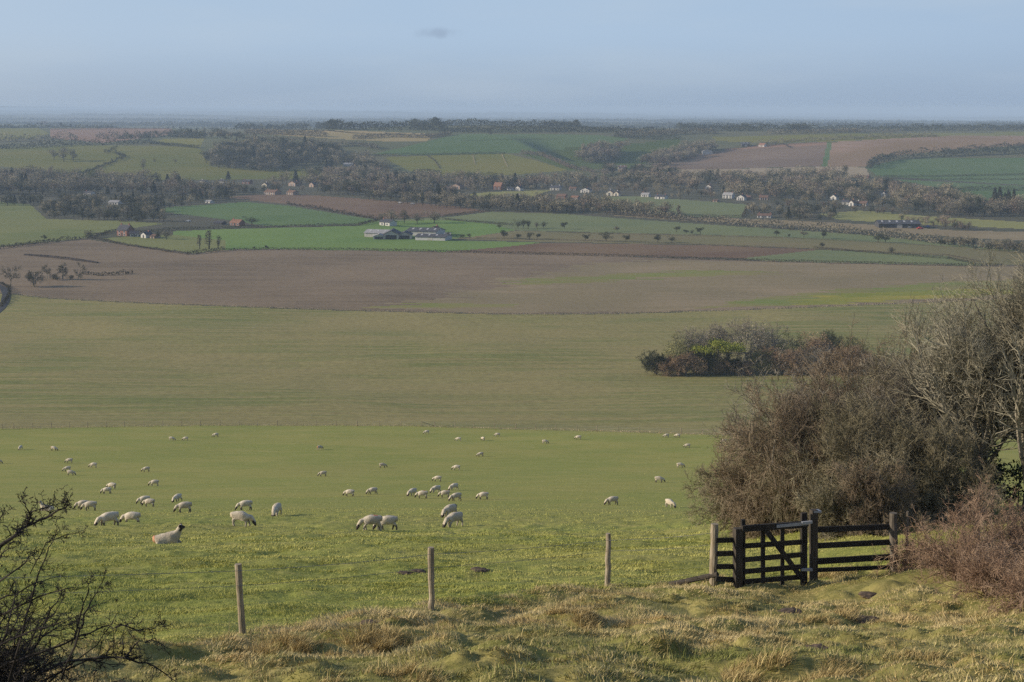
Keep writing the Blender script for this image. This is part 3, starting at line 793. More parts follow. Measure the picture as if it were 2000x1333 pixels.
# ------------------------------------------------------------------ hedges and belts
def px_line(pts, step):
    """ground points along a picture polyline, about `step` metres apart"""
    uv = []
    for (u0, v0), (u1, v1) in zip(pts[:-1], pts[1:]):
        n = max(2, int(abs(u1 - u0) / 12) + 2)
        uv += [(u0 + (u1 - u0) * i / n, v0 + (v1 - v0) * i / n) for i in range(n)]
    uv.append(pts[-1]); uv = np.array(uv)
    P = ground(uv[:, 0], uv[:, 1], False)
    seg = np.linalg.norm(np.diff(P[:, :2], axis=0), axis=1); s = np.concatenate([[0], np.cumsum(seg)])
    q = np.arange(0, s[-1], step)
    X = np.interp(q, s, P[:, 0]); Y = np.interp(q, s, P[:, 1])
    return np.stack([X, Y, height(X, Y, False)], 1)

def hedge(pts, h, wdt, tone, label, rough=.3, dens=1.0, name='hedge', cat='hedge', kind=None, size=None, seed=1):
    rng = np.random.default_rng(seed * 31 + int(pts[0][0]))
    tall_ = kind or h >= 4
    ln = px_line(pts, max(h * (.22 if tall_ else .4), .5)); dens = dens * (1.5 if tall_ and not kind else 1); size = size or (h * .27 if tall_ else None)
    g = Geo(); per = max(3, int(9 * dens))
    hv = h * (1 + rough * 2 * fbm(np.arange(len(ln)) * .22, np.full(len(ln), seed * 3.7), seed, 3))
    P = np.repeat(ln, per, 0); H = np.repeat(hv, per)
    z = rng.random(len(P)) ** .8
    P = P + np.stack([rng.normal(0, h * .22, len(P)), rng.normal(0, wdt * .4, len(P)) * (1.15 - z * .6), z * H], 1)
    cards(g, P, rng.uniform(.5, 1.0, len(P)) * (size or h * .42), rng, aspect=.8)
    o = g.obj(name, B[tone])
    return tag(o, label, cat, kind=kind)

HEDGES = [
 ([(436, 490), (530, 488.5), (700, 489.5), (880, 493.5), (1200, 501.5), (1500, 511.5), (1700, 516.5), (1850, 519.5), (1960, 521)], 1.5, 1.6, 'hedge', 'long low clipped hedge along the far side of the brown ploughed field', .12),
 ([(188, 466), (120, 471), (60, 479), (0, 486), (-80, 493)], 2.2, 2, 'hedge', 'dark hedge between ploughed and green field at far left', .3),
 ([(186, 463), (215, 455), (240, 452)], 2.0, 2, 'hedge', 'short dark hedge running up to the brick house', .2),
 ([(190, 467), (240, 479), (300, 488), (368, 498)], 1.3, 1.4, 'hedge_brown', 'brown hedge bordering the garden below the cottages', .4),
 ([(366, 498), (402, 494), (440, 490)], 2.2, 2, 'hedge', 'short dark hedge corner under the bare poplars', .2),
 ([(260, 456), (340, 450), (430, 447.5), (520, 445.5), (600, 443.5), (700, 441), (738, 433)], 1.9, 2, 'hedge', 'dark lane hedge between the two green fields left of the farm', .25),
 ([(560, 399), (620, 408), (660, 416), (745, 431)], 2.0, 2, 'hedge_brown', 'patchy bare hedge under the red soil field', .7),
 ([(866, 424), (910, 418), (958, 413)], 1.6, 1.8, 'hedge', 'short hedge at the tip of the red soil field', .2),
 ([(868, 430), (930, 435), (1004, 441)], 1.5, 1.5, 'hedge', 'thin hedge between farm green and sage field', .2),
 ([(930, 466), (1150, 471), (1400, 480), (1600, 488), (1850, 499), (1925, 514)], 0.8, .9, 'hedge_brown', 'very thin low hedge under the row of small trees', .3),
 ([(1100, 455), (1340, 461), (1550, 466), (1700, 473), (1830, 482)], 0.8, .8, 'hedge_brown', 'faint low hedge behind the row of small trees', .3),
 ([(1590, 485), (1720, 496), (1850, 506), (1905, 516)], 1.2, 1.2, 'hedge', 'low hedge with the flat topped tree at right', .3),
 ([(1195, 414), (1330, 431), (1450, 441), (1600, 452), (1720, 462), (1830, 476), (1900, 483), (2100, 500)], 4.6, 7, 'far_bare', 'thick overgrown hedge sweeping across the right half of the valley', .35),
 ([(1180, 419), (1250, 424), (1330, 430)], 2.4, 3, 'hedge_brown', 'brown bramble bank under the row of bare poplars', .3),
 ([(1150, 408), (1250, 414), (1330, 424), (1450, 425), (1462, 401)], 1.8, 2, 'hedge', 'dark hedge round the green field by the white houses', .3),
 ([(0, 383), (60, 384), (150, 386), (240, 384), (330, 384)], 3.0, 4, 'hedge', 'long dark hedge below the left valley wood', .3),
 ([(165, 537), (200, 539), (235, 537), (260, 534)], 2.0, 2.5, 'hedge', 'low dark hedge ending in the plough right of the bare row', .45),
 ([(2, 600), (14, 585), (20, 572), (16, 562), (4, 556), (-20, 552)], 1.3, 1.6, 'hedge', 'low hedge round the road bend, toned dark for the shadow beside the lane', .4),  # lane hedge raised, its dark tone stands in for a shadow
 ([(1696, 330), (1712, 320), (1745, 311), (1800, 307), (1860, 305), (2000, 300), (2100, 298)], 9, 10, 'far_dark', 'dark belt of trees above the right hand green hill field', .35),
 ([(1840, 301), (1900, 296), (1950, 290), (2060, 284)], 7, 8, 'far_dark', 'second dark tree belt climbing to the right edge', .35),
 ([(1725, 346), (1820, 346), (1900, 344), (2060, 341)], 2.2, 3, 'far_dark', 'thin hedge splitting the green fields on the right hill', .4),
 ([(1760, 372), (1840, 376), (1900, 372), (2060, 374)], 4, 5, 'far_dark', 'broken hedge across the lower right green field', .6),
 ([(730, 305), (800, 304), (860, 303), (990, 300.5)], 3.0, 4, 'far_dark', 'hedge across the middle of the central green hill', .3),
 ([(900, 276), (1000, 273), (1090, 272)], .9, 1.5, 'far_dark', 'very thin dark line across the upper central green field', .4),
 ([(1018, 300), (1060, 306), (1085, 316), (1115, 330), (1160, 338)], 5, 6, 'far_brown', 'line of bushes along the rim of the shaded coombe', .4),
 ([(812, 344), (835, 345), (862, 346)], 8, 6, 'far_dark', 'square dark conifer block in the central valley', .15),
 ([(870, 347), (905, 346), (972, 345)], 4.0, 5, 'far_dark', 'dark low hedge right of the conifer block', .4),
 ([(-40, 292), (60, 290), (150, 285), (230, 283), (300, 282)], 8, 10, 'far_dark', 'tall dark hedge along the top of the left hillside', .5),
 ([(295, 281), (330, 285), (390, 290)], 4, 5, 'far_dark', 'dark lower hedge under the small hill field at left', .3),
 ([(190, 272), (260, 272), (330, 268), (400, 271)], 9, 10, 'far_dark', 'line of ragged trees on the left ridge', .6),
 ([(-40, 278), (40, 276), (100, 276), (150, 274)], 11, 10, 'far_bare', 'row of bare trees under the bluish field at far left', .4),
 ([(1400, 294), (1480, 286), (1560, 282), (1616, 279)], 1.5, 2, 'hedge_brown', 'thin dry hedge along the top of the grey ploughed field', .3),
 ([(1480, 283), (1560, 276), (1620, 274), (1720, 270), (1830, 267)], 5, 6, 'far_bare', 'low woodland edge along the crest above the tan field', .6),
 ([(150, 345), (220, 318), (245, 308), (225, 300)], 3.5, 4, 'far_dark', 'winding hedge climbing the left hillside', .7),
 ([(205, 300), (228, 297)], 6, 8, 'far_dark', 'small dark thicket in the middle of the left hillside', .5),
 ([(300, 262), (350, 262), (420, 262), (470, 266)], 3, 4, 'far_dark', 'hedge with trees along the upper left field', .6),
 ([(480, 270), (560, 272), (600, 276), (640, 282)], 4, 6, 'far_bare', 'scrubby hedge above the hill wood', .6),
 ([(720, 302), (700, 312), (690, 325)], 6, 8, 'far_bare', 'line of bare trees dropping from the central green field', .5),
 ([(860, 330), (850, 315), (835, 305)], 1.2, 3, 'hedge_brown', 'pale track bank curving over the central hill', .3),
 ([(923, 302), (928, 322)], 1.0, 2.5, 'straw', 'left pale strip of dry grass across the central hill', .2),
 ([(980, 302), (991, 326)], 1.0, 2.5, 'straw', 'right pale strip of dry grass across the central hill', .2),
 ([(1200, 268), (1260, 272), (1330, 272)], 5, 6, 'far_dark', 'dark hedge along the top of the coombe field', .5),
 ([(1300, 345), (1400, 347), (1560, 350), (1680, 348)], 4, 6, 'far_bare', 'line of bare trees under the pale grey hill strip', .6),
 ([(1740, 349), (1790, 352), (1850, 352), (2060, 352)], 2, 3, 'far_dark', 'lowest thin hedge on the right hand green hill', .5),
 ([(1500, 286), (1530, 282), (1545, 290)], 2, 3, 'hedge_brown', 'short dry hedge beside the orange roofed hill house', .4),
 ([(540, 254), (640, 256), (700, 262), (850, 266)], 1.6, 2.5, 'far_dark', 'thin hedge crossing the straw field on the crest', .5),
 ([(100, 254), (200, 253), (330, 252)], 2, 3, 'far_dark', 'thin hedge along the top of the pinkish field', .5),
]
for k, (pts, h, wd, tone, lab, rough) in enumerate(HEDGES):
    hedge(pts, h, wd, tone, lab, rough, 1.2, seed=k + 1)

hedge([(40, 577), (100, 583), (300, 593), (660, 606), (1000, 614.5), (1200, 613.5), (1400, 607.5), (1600, 599.5), (1850, 589), (2100, 577)], 0.2, 5.0, 'straw', 'thin margin of tall dry grass between crop and ploughed field', .4, 3.0, 'dry_margin', 'grass', 'stuff', .22, seed=90)
hedge([(-40, 839), (0, 839), (200, 835), (420, 832), (800, 833), (950, 838), (1150, 843), (1380, 850), (1500, 853)], .35, .8, 'straw', 'uncut dry grass along the far stock fence', .4, 2.0, 'fence_grass', 'grass', 'stuff', .16, seed=91)
# woods on the crest and out on the plain: nobody could count these
RIDGES = [
 ([(-60, 241), (0, 240), (60, 241), (92, 244)], 9.9, 'far_brown'), ([(90, 246), (180, 247), (300, 247), (420, 248), (560, 249), (700, 250)], 9.3, 'far_dark'),
 ([(430, 246), (520, 244), (640, 243), (760, 243), (860, 246)], 11.2, 'far_dark'), ([(620, 252), (700, 254), (800, 254), (870, 256)], 12.4, 'far_dark'),
 ([(860, 258), (960, 259), (1060, 258), (1180, 258), (1300, 262)], 8.7, 'far_dark'), ([(780, 246), (900, 246), (1000, 248), (1120, 250)], 9.9, 'far_dark'),
 ([(1060, 247), (1200, 249), (1340, 251), (1500, 251)], 9.3, 'far_dark'), ([(1200, 268), (1260, 266), (1330, 262), (1400, 261)], 7.4, 'far_bare'),
 ([(1330, 256), (1450, 257), (1600, 256), (1760, 256), (1900, 255), (2100, 254)], 10.5, 'far_dark'), ([(1500, 262), (1650, 259), (1760, 259)], 5.6, 'far_bare'),
 ([(1280, 250), (1400, 249), (1560, 248), (1700, 248), (1850, 248), (2100, 248)], 12.4, 'far_dark'), ([(480, 262), (560, 264), (640, 268)], 7.4, 'far_bare'),
 ([(690, 272), (760, 268), (830, 270), (880, 264)], 5.6, 'far_bare'), ([(640, 287), (700, 285), (740, 292)], 6.2, 'far_bare')]
wg = {}
for k, (pts, h, tone) in enumerate(RIDGES):
    hedge(pts, h, h * 2.2, tone, 'dark line of woods along the crest of the far hills', .3, 3.2, 'ridge_woods', 'woods', 'stuff', h * .26, seed=k + 60)
rngp = np.random.default_rng(5)
for lay, (n, y0, y1) in enumerate([(46, 3500, 6900), (60, 6900, 13000), (60, 13000, 40000)]):
    g = Geo()
    for k in range(n):
        Y = math.exp(rngp.uniform(math.log(y0), math.log(y1))); X0 = rngp.uniform(-.36, .36) * Y; ln = rngp.uniform(.03, .16) * Y
        m = int(300 + ln / 2.5); X = X0 + rngp.uniform(-.5, .5, m) * ln
        YY = Y + rngp.normal(0, 40 + Y * .006, m); hh = rngp.uniform(6, 11) * (1 + .6 * fbm(X / 60, X * 0, k, 3)) * (1 + Y / 40000)
        cards(g, np.stack([X, YY, height(X, YY, False) + rngp.random(m) * hh], 1), rngp.uniform(4, 8, m) * (1 + Y / 22000), rngp)
    tag(g.obj('distant_woods', B['far_dark']), ['woods and hedgerows on the far side of the hills', 'blue dim woods out on the near plain', 'faintest woods close to the horizon'][lay], 'woods', kind='stuff')

# ------------------------------------------------------------------ woods of the valley: front trees one by one, the mass behind them as one
WOODS = [
 ('left wood', [(-60, 352), (60, 345), (150, 350), (330, 362), (480, 364), (600, 356), (640, 372), (600, 380), (440, 382), (300, 381), (120, 380), (-60, 382)], 285, 26, ('far_bare', 'far_dark', 'far_brown', 'far_bare'), 'round'),
 ('dark wood at left', [(80, 408), (120, 398), (200, 394), (290, 404), (320, 420), (330, 434), (250, 434), (90, 428)], 114, 22, ('far_dark', 'far_dark', 'far_bare'), 'round'),
 ('belt under the left wood', [(-60, 396), (60, 396), (110, 398), (200, 392), (330, 396), (430, 386), (470, 384), (440, 392), (330, 408), (200, 402), (60, 402), (-60, 402)], 95, 20, ('far_dark', 'far_bare', 'far_dark'), 'round'),
 ('central wood', [(600, 352), (700, 340), (770, 352), (860, 356), (960, 362), (1080, 362), (1200, 358), (1330, 350), (1330, 370), (1210, 364), (1080, 369), (930, 374), (880, 396), (740, 386), (620, 380)], 323, 27, ('far_bare', 'far_bare', 'far_brown', 'far_dark'), 'round'),
 ('belt above the sage field', [(700, 389), (860, 401), (1000, 400), (1150, 398), (1180, 412), (1100, 416), (960, 413), (860, 406)], 114, 27, ('far_bare', 'far_dark', 'far_bare'), 'round'),
 ('poplar row by the brown bank', [(1060, 412), (1180, 408), (1330, 422), (1330, 426), (1180, 416), (1060, 418)], 64, 27, ('far_bare', 'far_bare', 'far_brown'), 'round'),
 ('wood round the white houses', [(1330, 352), (1420, 352), (1560, 350), (1660, 352), (1720, 366), (1800, 382), (1880, 390), (1900, 404), (2060, 412), (2060, 424), (1880, 424), (1700, 404), (1640, 394), (1480, 388), (1340, 376)], 361, 28, ('far_bare', 'far_bare', 'far_dark', 'far_brown'), 'round'),
 ('clump by the low white house', [(1460, 412), (1540, 412), (1640, 420), (1640, 430), (1560, 432), (1510, 426), (1450, 420)], 33, 22, ('far_bare', 'far_dark'), 'round'),
 ('yard of the dark barn', [(1740, 428), (1800, 430), (1880, 440), (1900, 452), (1820, 446), (1760, 432)], 28, 16, ('far_bare', 'far_brown', 'far_dark'), 'round'),
 ('thick hedge end', [(1840, 478), (1900, 482), (2060, 496), (2060, 500), (1900, 488)], 26, 22, ('far_dark', 'far_bare'), 'round'),
 ('hill wood at left centre', [(400, 318), (430, 300), (520, 288), (640, 296), (668, 304), (640, 318), (560, 334), (500, 336), (420, 328)], 209, 26, ('far_bare', 'far_dark', 'far_dark', 'far_bare'), 'round'),
 ('left hill crest', [(340, 262), (420, 262), (480, 268), (480, 276), (350, 270)], 28, 16, ('far_dark', 'far_bare'), 'round'),
 ('slope below the hill wood', [(640, 310), (720, 322), (760, 338), (700, 338), (640, 330)], 64, 22, ('far_dark', 'far_bare', 'far_bare'), 'round'),
 ('coombe lip', [(1130, 312), (1150, 298), (1210, 298), (1205, 316), (1160, 322)], 64, 24, ('far_bare', 'far_brown'), 'round'),
 ('wood right of the coombe', [(1250, 322), (1280, 308), (1340, 296), (1400, 292), (1380, 304), (1300, 324)], 95, 20, ('far_bare', 'far_brown', 'far_bare'), 'round'),
 ('lane between the hills', [(1180, 332), (1250, 332), (1320, 340), (1320, 350), (1180, 348)], 64, 18, ('far_dark', 'far_brown'), 'round'),
 ('village gardens', [(860, 367), (1000, 366), (1130, 368), (1330, 374), (1480, 392), (1600, 394), (1700, 405), (1600, 414), (1480, 402), (1330, 390), (1200, 385), (1060, 376), (870, 374)], 90, 17, ('far_bare', 'far_brown', 'far_dark', 'far_bare'), 'round'),
 ('terrace gardens', [(330, 366), (480, 362), (620, 364), (640, 376), (480, 379), (440, 386), (420, 396), (330, 398)], 50, 17, ('far_bare', 'far_dark', 'far_brown'), 'round'),
 ('hamlet lane', [(1500, 404), (1640, 406), (1760, 412), (1900, 424), (1760, 420), (1620, 414)], 40, 13, ('far_bare', 'far_brown', 'far_dark'), 'round'),
 ('pine stand at the right edge', [(1940, 398), (1975, 400), (1985, 408), (1945, 408)], 11, 28, ('far_dark',), 'conifer'),
]
HOUSE_SPOTS = []
def near_house(u, v, hp):
    for hu, hv, hw, hh in HOUSE_SPOTS:
        if abs(u - hu) < hw / 2 + hp * .5 and -1.5 < v - hv < hp * .62: return True
    return False

def plant_woods():
    n_ind = 0
    for wi, (nm, poly, cnt, hp, tones, kind) in enumerate(WOODS):
        rng = np.random.default_rng(300 + wi)
        us = [p[0] for p in poly]; vs = [p[1] for p in poly]
        U = rng.uniform(min(us), max(us), cnt * 40); V = rng.uniform(min(vs), max(vs), cnt * 40)
        ok = in_poly(U, V, poly); U, V = U[ok], V[ok]
        pick = []
        for a, b in zip(U, V):                                  # keep crowns from sharing one spot
            if all(abs(a - c) > hp * .28 or abs(b - d) > 3.0 for c, d in pick):
                pick.append((a, b))
            if len(pick) >= cnt: break
        pick = [p for p in pick if not near_house(p[0], p[1], hp)]
        pick.sort(key=lambda p: -p[1])
        ind = int(len(pick) * .15) if cnt > 60 else int(len(pick) * .35)
        P = ground([p[0] for p in pick], [p[1] for p in pick], False)
        masses = {}
        for k, p in enumerate(P):
            p = Vector(p); m = mpp(p); h = hp * m * rng.uniform(.62, 1.2)
            tone = tones[rng.integers(len(tones))]
            kd = kind if rng.random() < .86 or kind != 'round' else ('bush' if rng.random() < .6 else 'poplar')
            if kd == 'round' and tone == 'far_dark' and rng.random() < .12: kd = 'conifer'
            if kd == 'bush': h *= .6
            wd = rng.uniform(.95, 1.35)
            if k < ind:
                word = {'far_bare': 'bare grey', 'far_brown': 'bare brown', 'far_dark': 'dark evergreen'}[tone]
                what = {'round': 'tree', 'bush': 'bush', 'poplar': 'tall narrow tree', 'conifer': 'pointed conifer'}[kd]
                tm, cm, _, _ = tree_mesh(kd, tone, int(rng.integers(6)), 1000)
                t = thing('valley_tree' if kd != 'bush' else 'valley_bush', f'{word} {what} fronting the {nm}', 'tree' if kd != 'bush' else 'bush', p, rng.uniform(0, 6.28),
                          f'{word} {what}s fronting the {nm}', (h * wd, h * wd, h))
                link('trunk', tm, t); link('crown', cm, t); n_ind += 1
            else:
                _, _, tg, cg = tree_mesh(kd, tone, int(rng.integers(6)), 800)
                M = Matrix.Translation(p) @ Matrix.Rotation(rng.uniform(0, 6.28), 4, 'Z') @ Matrix.Diagonal((h * wd, h * wd, h, 1))
                masses.setdefault(tone, Geo()).join(cg, M)
                masses.setdefault('far_trunk', Geo()).join(tg, M)
        if masses:
            g = Geo(); ms = []
            for i, (tone, mg) in enumerate(masses.items()):
                g.join(mg, None, i); ms.append(WB[tone])
            tag(g.obj('woodland', ms), f'close mass of bare winter trees inside the {nm}', 'woodland', kind='stuff')
    print('individual wood trees', n_ind)

WB = {k: veg_mat('wood_' + k, a, b, .12, .1) for k, a, b in [
    ('far_bare', (0.165, 0.142, 0.088), (0.36, 0.31, 0.205)), ('far_brown', (0.17, 0.13, 0.09), (0.34, 0.265, 0.19)),
    ('far_dark', (0.04, 0.047, 0.03), (0.09, 0.095, 0.06)), ('far_trunk', (0.05, 0.043, 0.034), (0.075, 0.065, 0.05))]}

# ------------------------------------------------------------------ buildings
def plain_mat(name, a, b, sc=1.5, rough=.85):
    t = NT(name); c = t.mix(t.rng(t.noise(sc, detail=5), .35, .65), a, b); t.bsdf.inputs['Roughness'].default_value = rough
    return t.out(c)
W = dict(
    white=plain_mat('white_render', (.48, .46, .42), (.58, .56, .51)), cream=plain_mat('cream_render', (.58, .52, .40), (.66, .60, .48)),
    brick=plain_mat('red_brick', (.20, .095, .07), (.28, .14, .10), 2.5), pale_brick=plain_mat('pale_brick', (.29, .215, .17), (.36, .27, .21), 2.5),
    grey=plain_mat('grey_boarding', (.38, .36, .32), (.50, .47, .42), .8), dark=plain_mat('dark_boarding', (.045, .045, .05), (.075, .075, .08), .8),
    slate=plain_mat('slate_roof', (.055, .055, .065), (.09, .09, .10), 1.2), tile=plain_mat('brown_tile_roof', (.14, .085, .06), (.20, .12, .085), 1.2),
    orange=plain_mat('orange_tile_roof', (.22, .115, .075), (.28, .15, .10), 1.2), sheet=plain_mat('grey_sheet_roof', (.28, .27, .26), (.38, .37, .35), .6),
    darksheet=plain_mat('dark_sheet_roof', (.065, .068, .075), (.10, .10, .11), .6), stone=plain_mat('concrete_wall', (.42, .41, .40), (.52, .51, .49), .8),
    pane=plain_mat('window_pane', (.03, .035, .045), (.05, .055, .065), 2, .2), frame=plain_mat('white_frame', (.7, .7, .68), (.78, .78, .76)),
    red=plain_mat('red_paint', (.45, .04, .03), (.55, .07, .05), 2, .4), blue=plain_mat('blue_paint', (.05, .09, .22), (.08, .13, .3), 2, .4), tyre=plain_mat('tyre_rubber', (.02, .02, .02), (.035, .035, .035)))

def gable_block(g, x0, x1, y0, y1, h, rh, along='x'):
    """walls of a gabled block"""
    box(g, x0, x1, y0, y1, -1.0, h)
    if along == 'x':
        ym = (y0 + y1) / 2
        for x, s in ((x0, 1), (x1, -1)): g.add([(x, y0, h), (x, y1, h), (x, ym, h + rh)], [(0, 1, 2)] if s > 0 else [(0, 2, 1)])
    else:
        xm = (x0 + x1) / 2
        for y, s in ((y0, 1), (y1, -1)): g.add([(x0, y, h), (x1, y, h), (xm, y, h + rh)], [(0, 2, 1)] if s > 0 else [(0, 1, 2)])

def gable_roof(g, x0, x1, y0, y1, h, rh, along='x', ov=.35, th=.22):
    if along == 'x':
        ym = (y0 + y1) / 2
        for ya, s in ((y0, -1), (y1, 1)):
            sl = rh / abs(ym - ya)
            e = (ya + s * ov, h - sl * ov)
            V = [(x, yy, zz + dz) for dz in (0.01, th) for x in (x0 - ov, x1 + ov) for yy, zz in (e, (ym, h + rh))]
            g.add(V, [(0, 1, 3, 2), (4, 6, 7, 5), (0, 4, 5, 1), (2, 3, 7, 6), (0, 2, 6, 4), (1, 5, 7, 3)])
    else:
        xm = (x0 + x1) / 2
        for xa, s in ((x0, -1), (x1, 1)):
            sl = rh / abs(xm - xa)
            e = (xa + s * ov, h - sl * ov)
            V = [(xx, y, zz + dz) for dz in (0.01, th) for y in (y0 - ov, y1 + ov) for xx, zz in (e, (xm, h + rh))]
            g.add(V, [(0, 1, 3, 2), (4, 6, 7, 5), (0, 4, 5, 1), (2, 3, 7, 6), (0, 2, 6, 4), (1, 5, 7, 3)])

def house(u, v, wpx, hpx, label, wall='white', roof='slate', along='x', roofshare=.42, chim=1, win=2, storeys=2, rz=None, name='house', cat='house', depth=None, door=True):
    """a gabled building wpx wide and hpx tall in the picture with its foot at u, v"""
    p = g1(u, v, False); m = mpp(p)
    wd = wpx * m * .88; tot = hpx * m * .85; dp = depth or max(5.5, min(9, wd * .8)); rh = tot * roofshare; h = tot - rh
    t = thing(name, label, cat, p, prng.uniform(-.75, -.3) if rz is None else rz)
    x0, x1, y0, y1 = -wd / 2, wd / 2, 0, dp
    g = Geo(); gable_block(g, x0, x1, y0, y1, h, rh, along); g.obj('wall', W[wall], t)
    g = Geo(); gable_roof(g, x0, x1, y0, y1, h, rh, along); ro = g.obj('roof', W[roof], t)
    for c in range(chim):
        g = Geo(); cx = (x0 + .9 + (wd - 1.8) * c) if along == 'x' else 0; cy = dp / 2 if along == 'x' else dp - 1.2
        box(g, cx - .4, cx + .4, cy - .35, cy + .35, h + rh - .9, h + rh + 1.0)
        box(g, cx - .12, cx + .12, cy - .12, cy + .12, h + rh + 1.0, h + rh + 1.35)
        g.obj('chimney', W['brick' if wall in ('brick', 'white', 'pale_brick') else 'stone'], ro)
    ww = min(1.3, wd / (win * 2 + 1.0) if win else 1)
    for s in range(storeys if win else 0):
        z = h * (s + .42) / storeys
        for k in range(win):
            x = x0 + wd * (k + .5) / win
            f = Geo(); box(f, x - ww / 2 - .12, x + ww / 2 + .12, -.06, .06, z - .62, z + .72); fo = f.obj('window', W['frame'], t)
            f = Geo(); box(f, x - ww / 2, x + ww / 2, -.09, -.02, z - .5, z + .6); f.obj('pane', W['pane'], fo)
            if s == 0:
                f = Geo(); box(f, x0 - .05, x0 + .05, dp * (k + .5) / win - ww / 2, dp * (k + .5) / win + ww / 2, z - .5, z + .6)
                f.obj('window', W['pane'], t)
    if door and win:
        f = Geo(); box(f, x0 + wd * .5 - .5, x0 + wd * .5 + .5, -.07, .05, -.4, 2.0); f.obj('door', W['dark'], t)
    return t

def barn(u, v, wpx, hpx, label, wall='grey', roof='sheet', along='x', roofshare=.4, depth=14, rz=0.0, opening_shade=False):
    p = g1(u, v, False); m = mpp(p); wd = wpx * m; tot = hpx * m; rh = tot * roofshare; h = tot - rh
    t = thing('barn', label, 'barn', p, rz)
    x0, x1 = -wd / 2, wd / 2
    g = Geo(); gable_block(g, x0, x1, 0, depth, h, rh, along); g.obj('wall', W[wall], t)
    g = Geo(); gable_roof(g, x0, x1, 0, depth, h, rh, along, .5, .15); ro = g.obj('roof', W[roof], t)
    g = Geo()
    if along == 'x':
        for k in range(int(wd / 5)):
            x = x0 + 3 + k * 5; ym = depth / 2; a = Vector((x, ym * .45, h + rh * .45 + .20)); b = Vector((x, ym * .8, h + rh * .8 + .20)); beam(g, a, b, 1.2, .06, (0, -rh, ym))
        if wd > 6: g.obj('rooflight', W['stone'], ro)
    f = Geo()
    if opening_shade:
        n = max(1, int(wd / 6))
        for k in range(n):
            x = x0 + wd * (k + .5) / n; box(f, x - wd / n * .38, x + wd / n * .38, -.05, .04, -.3, h * .82)
        f.obj('opening_shade', W['dark'], t)  # dark panels on the closed wall, painted shade of an open front
    else:
        box(f, -1.8, 1.8, -.08, .05, -.3, min(3.2, h * .85)); f.obj('door', W['grey' if wall != 'grey' else 'stone'], t)
    return t

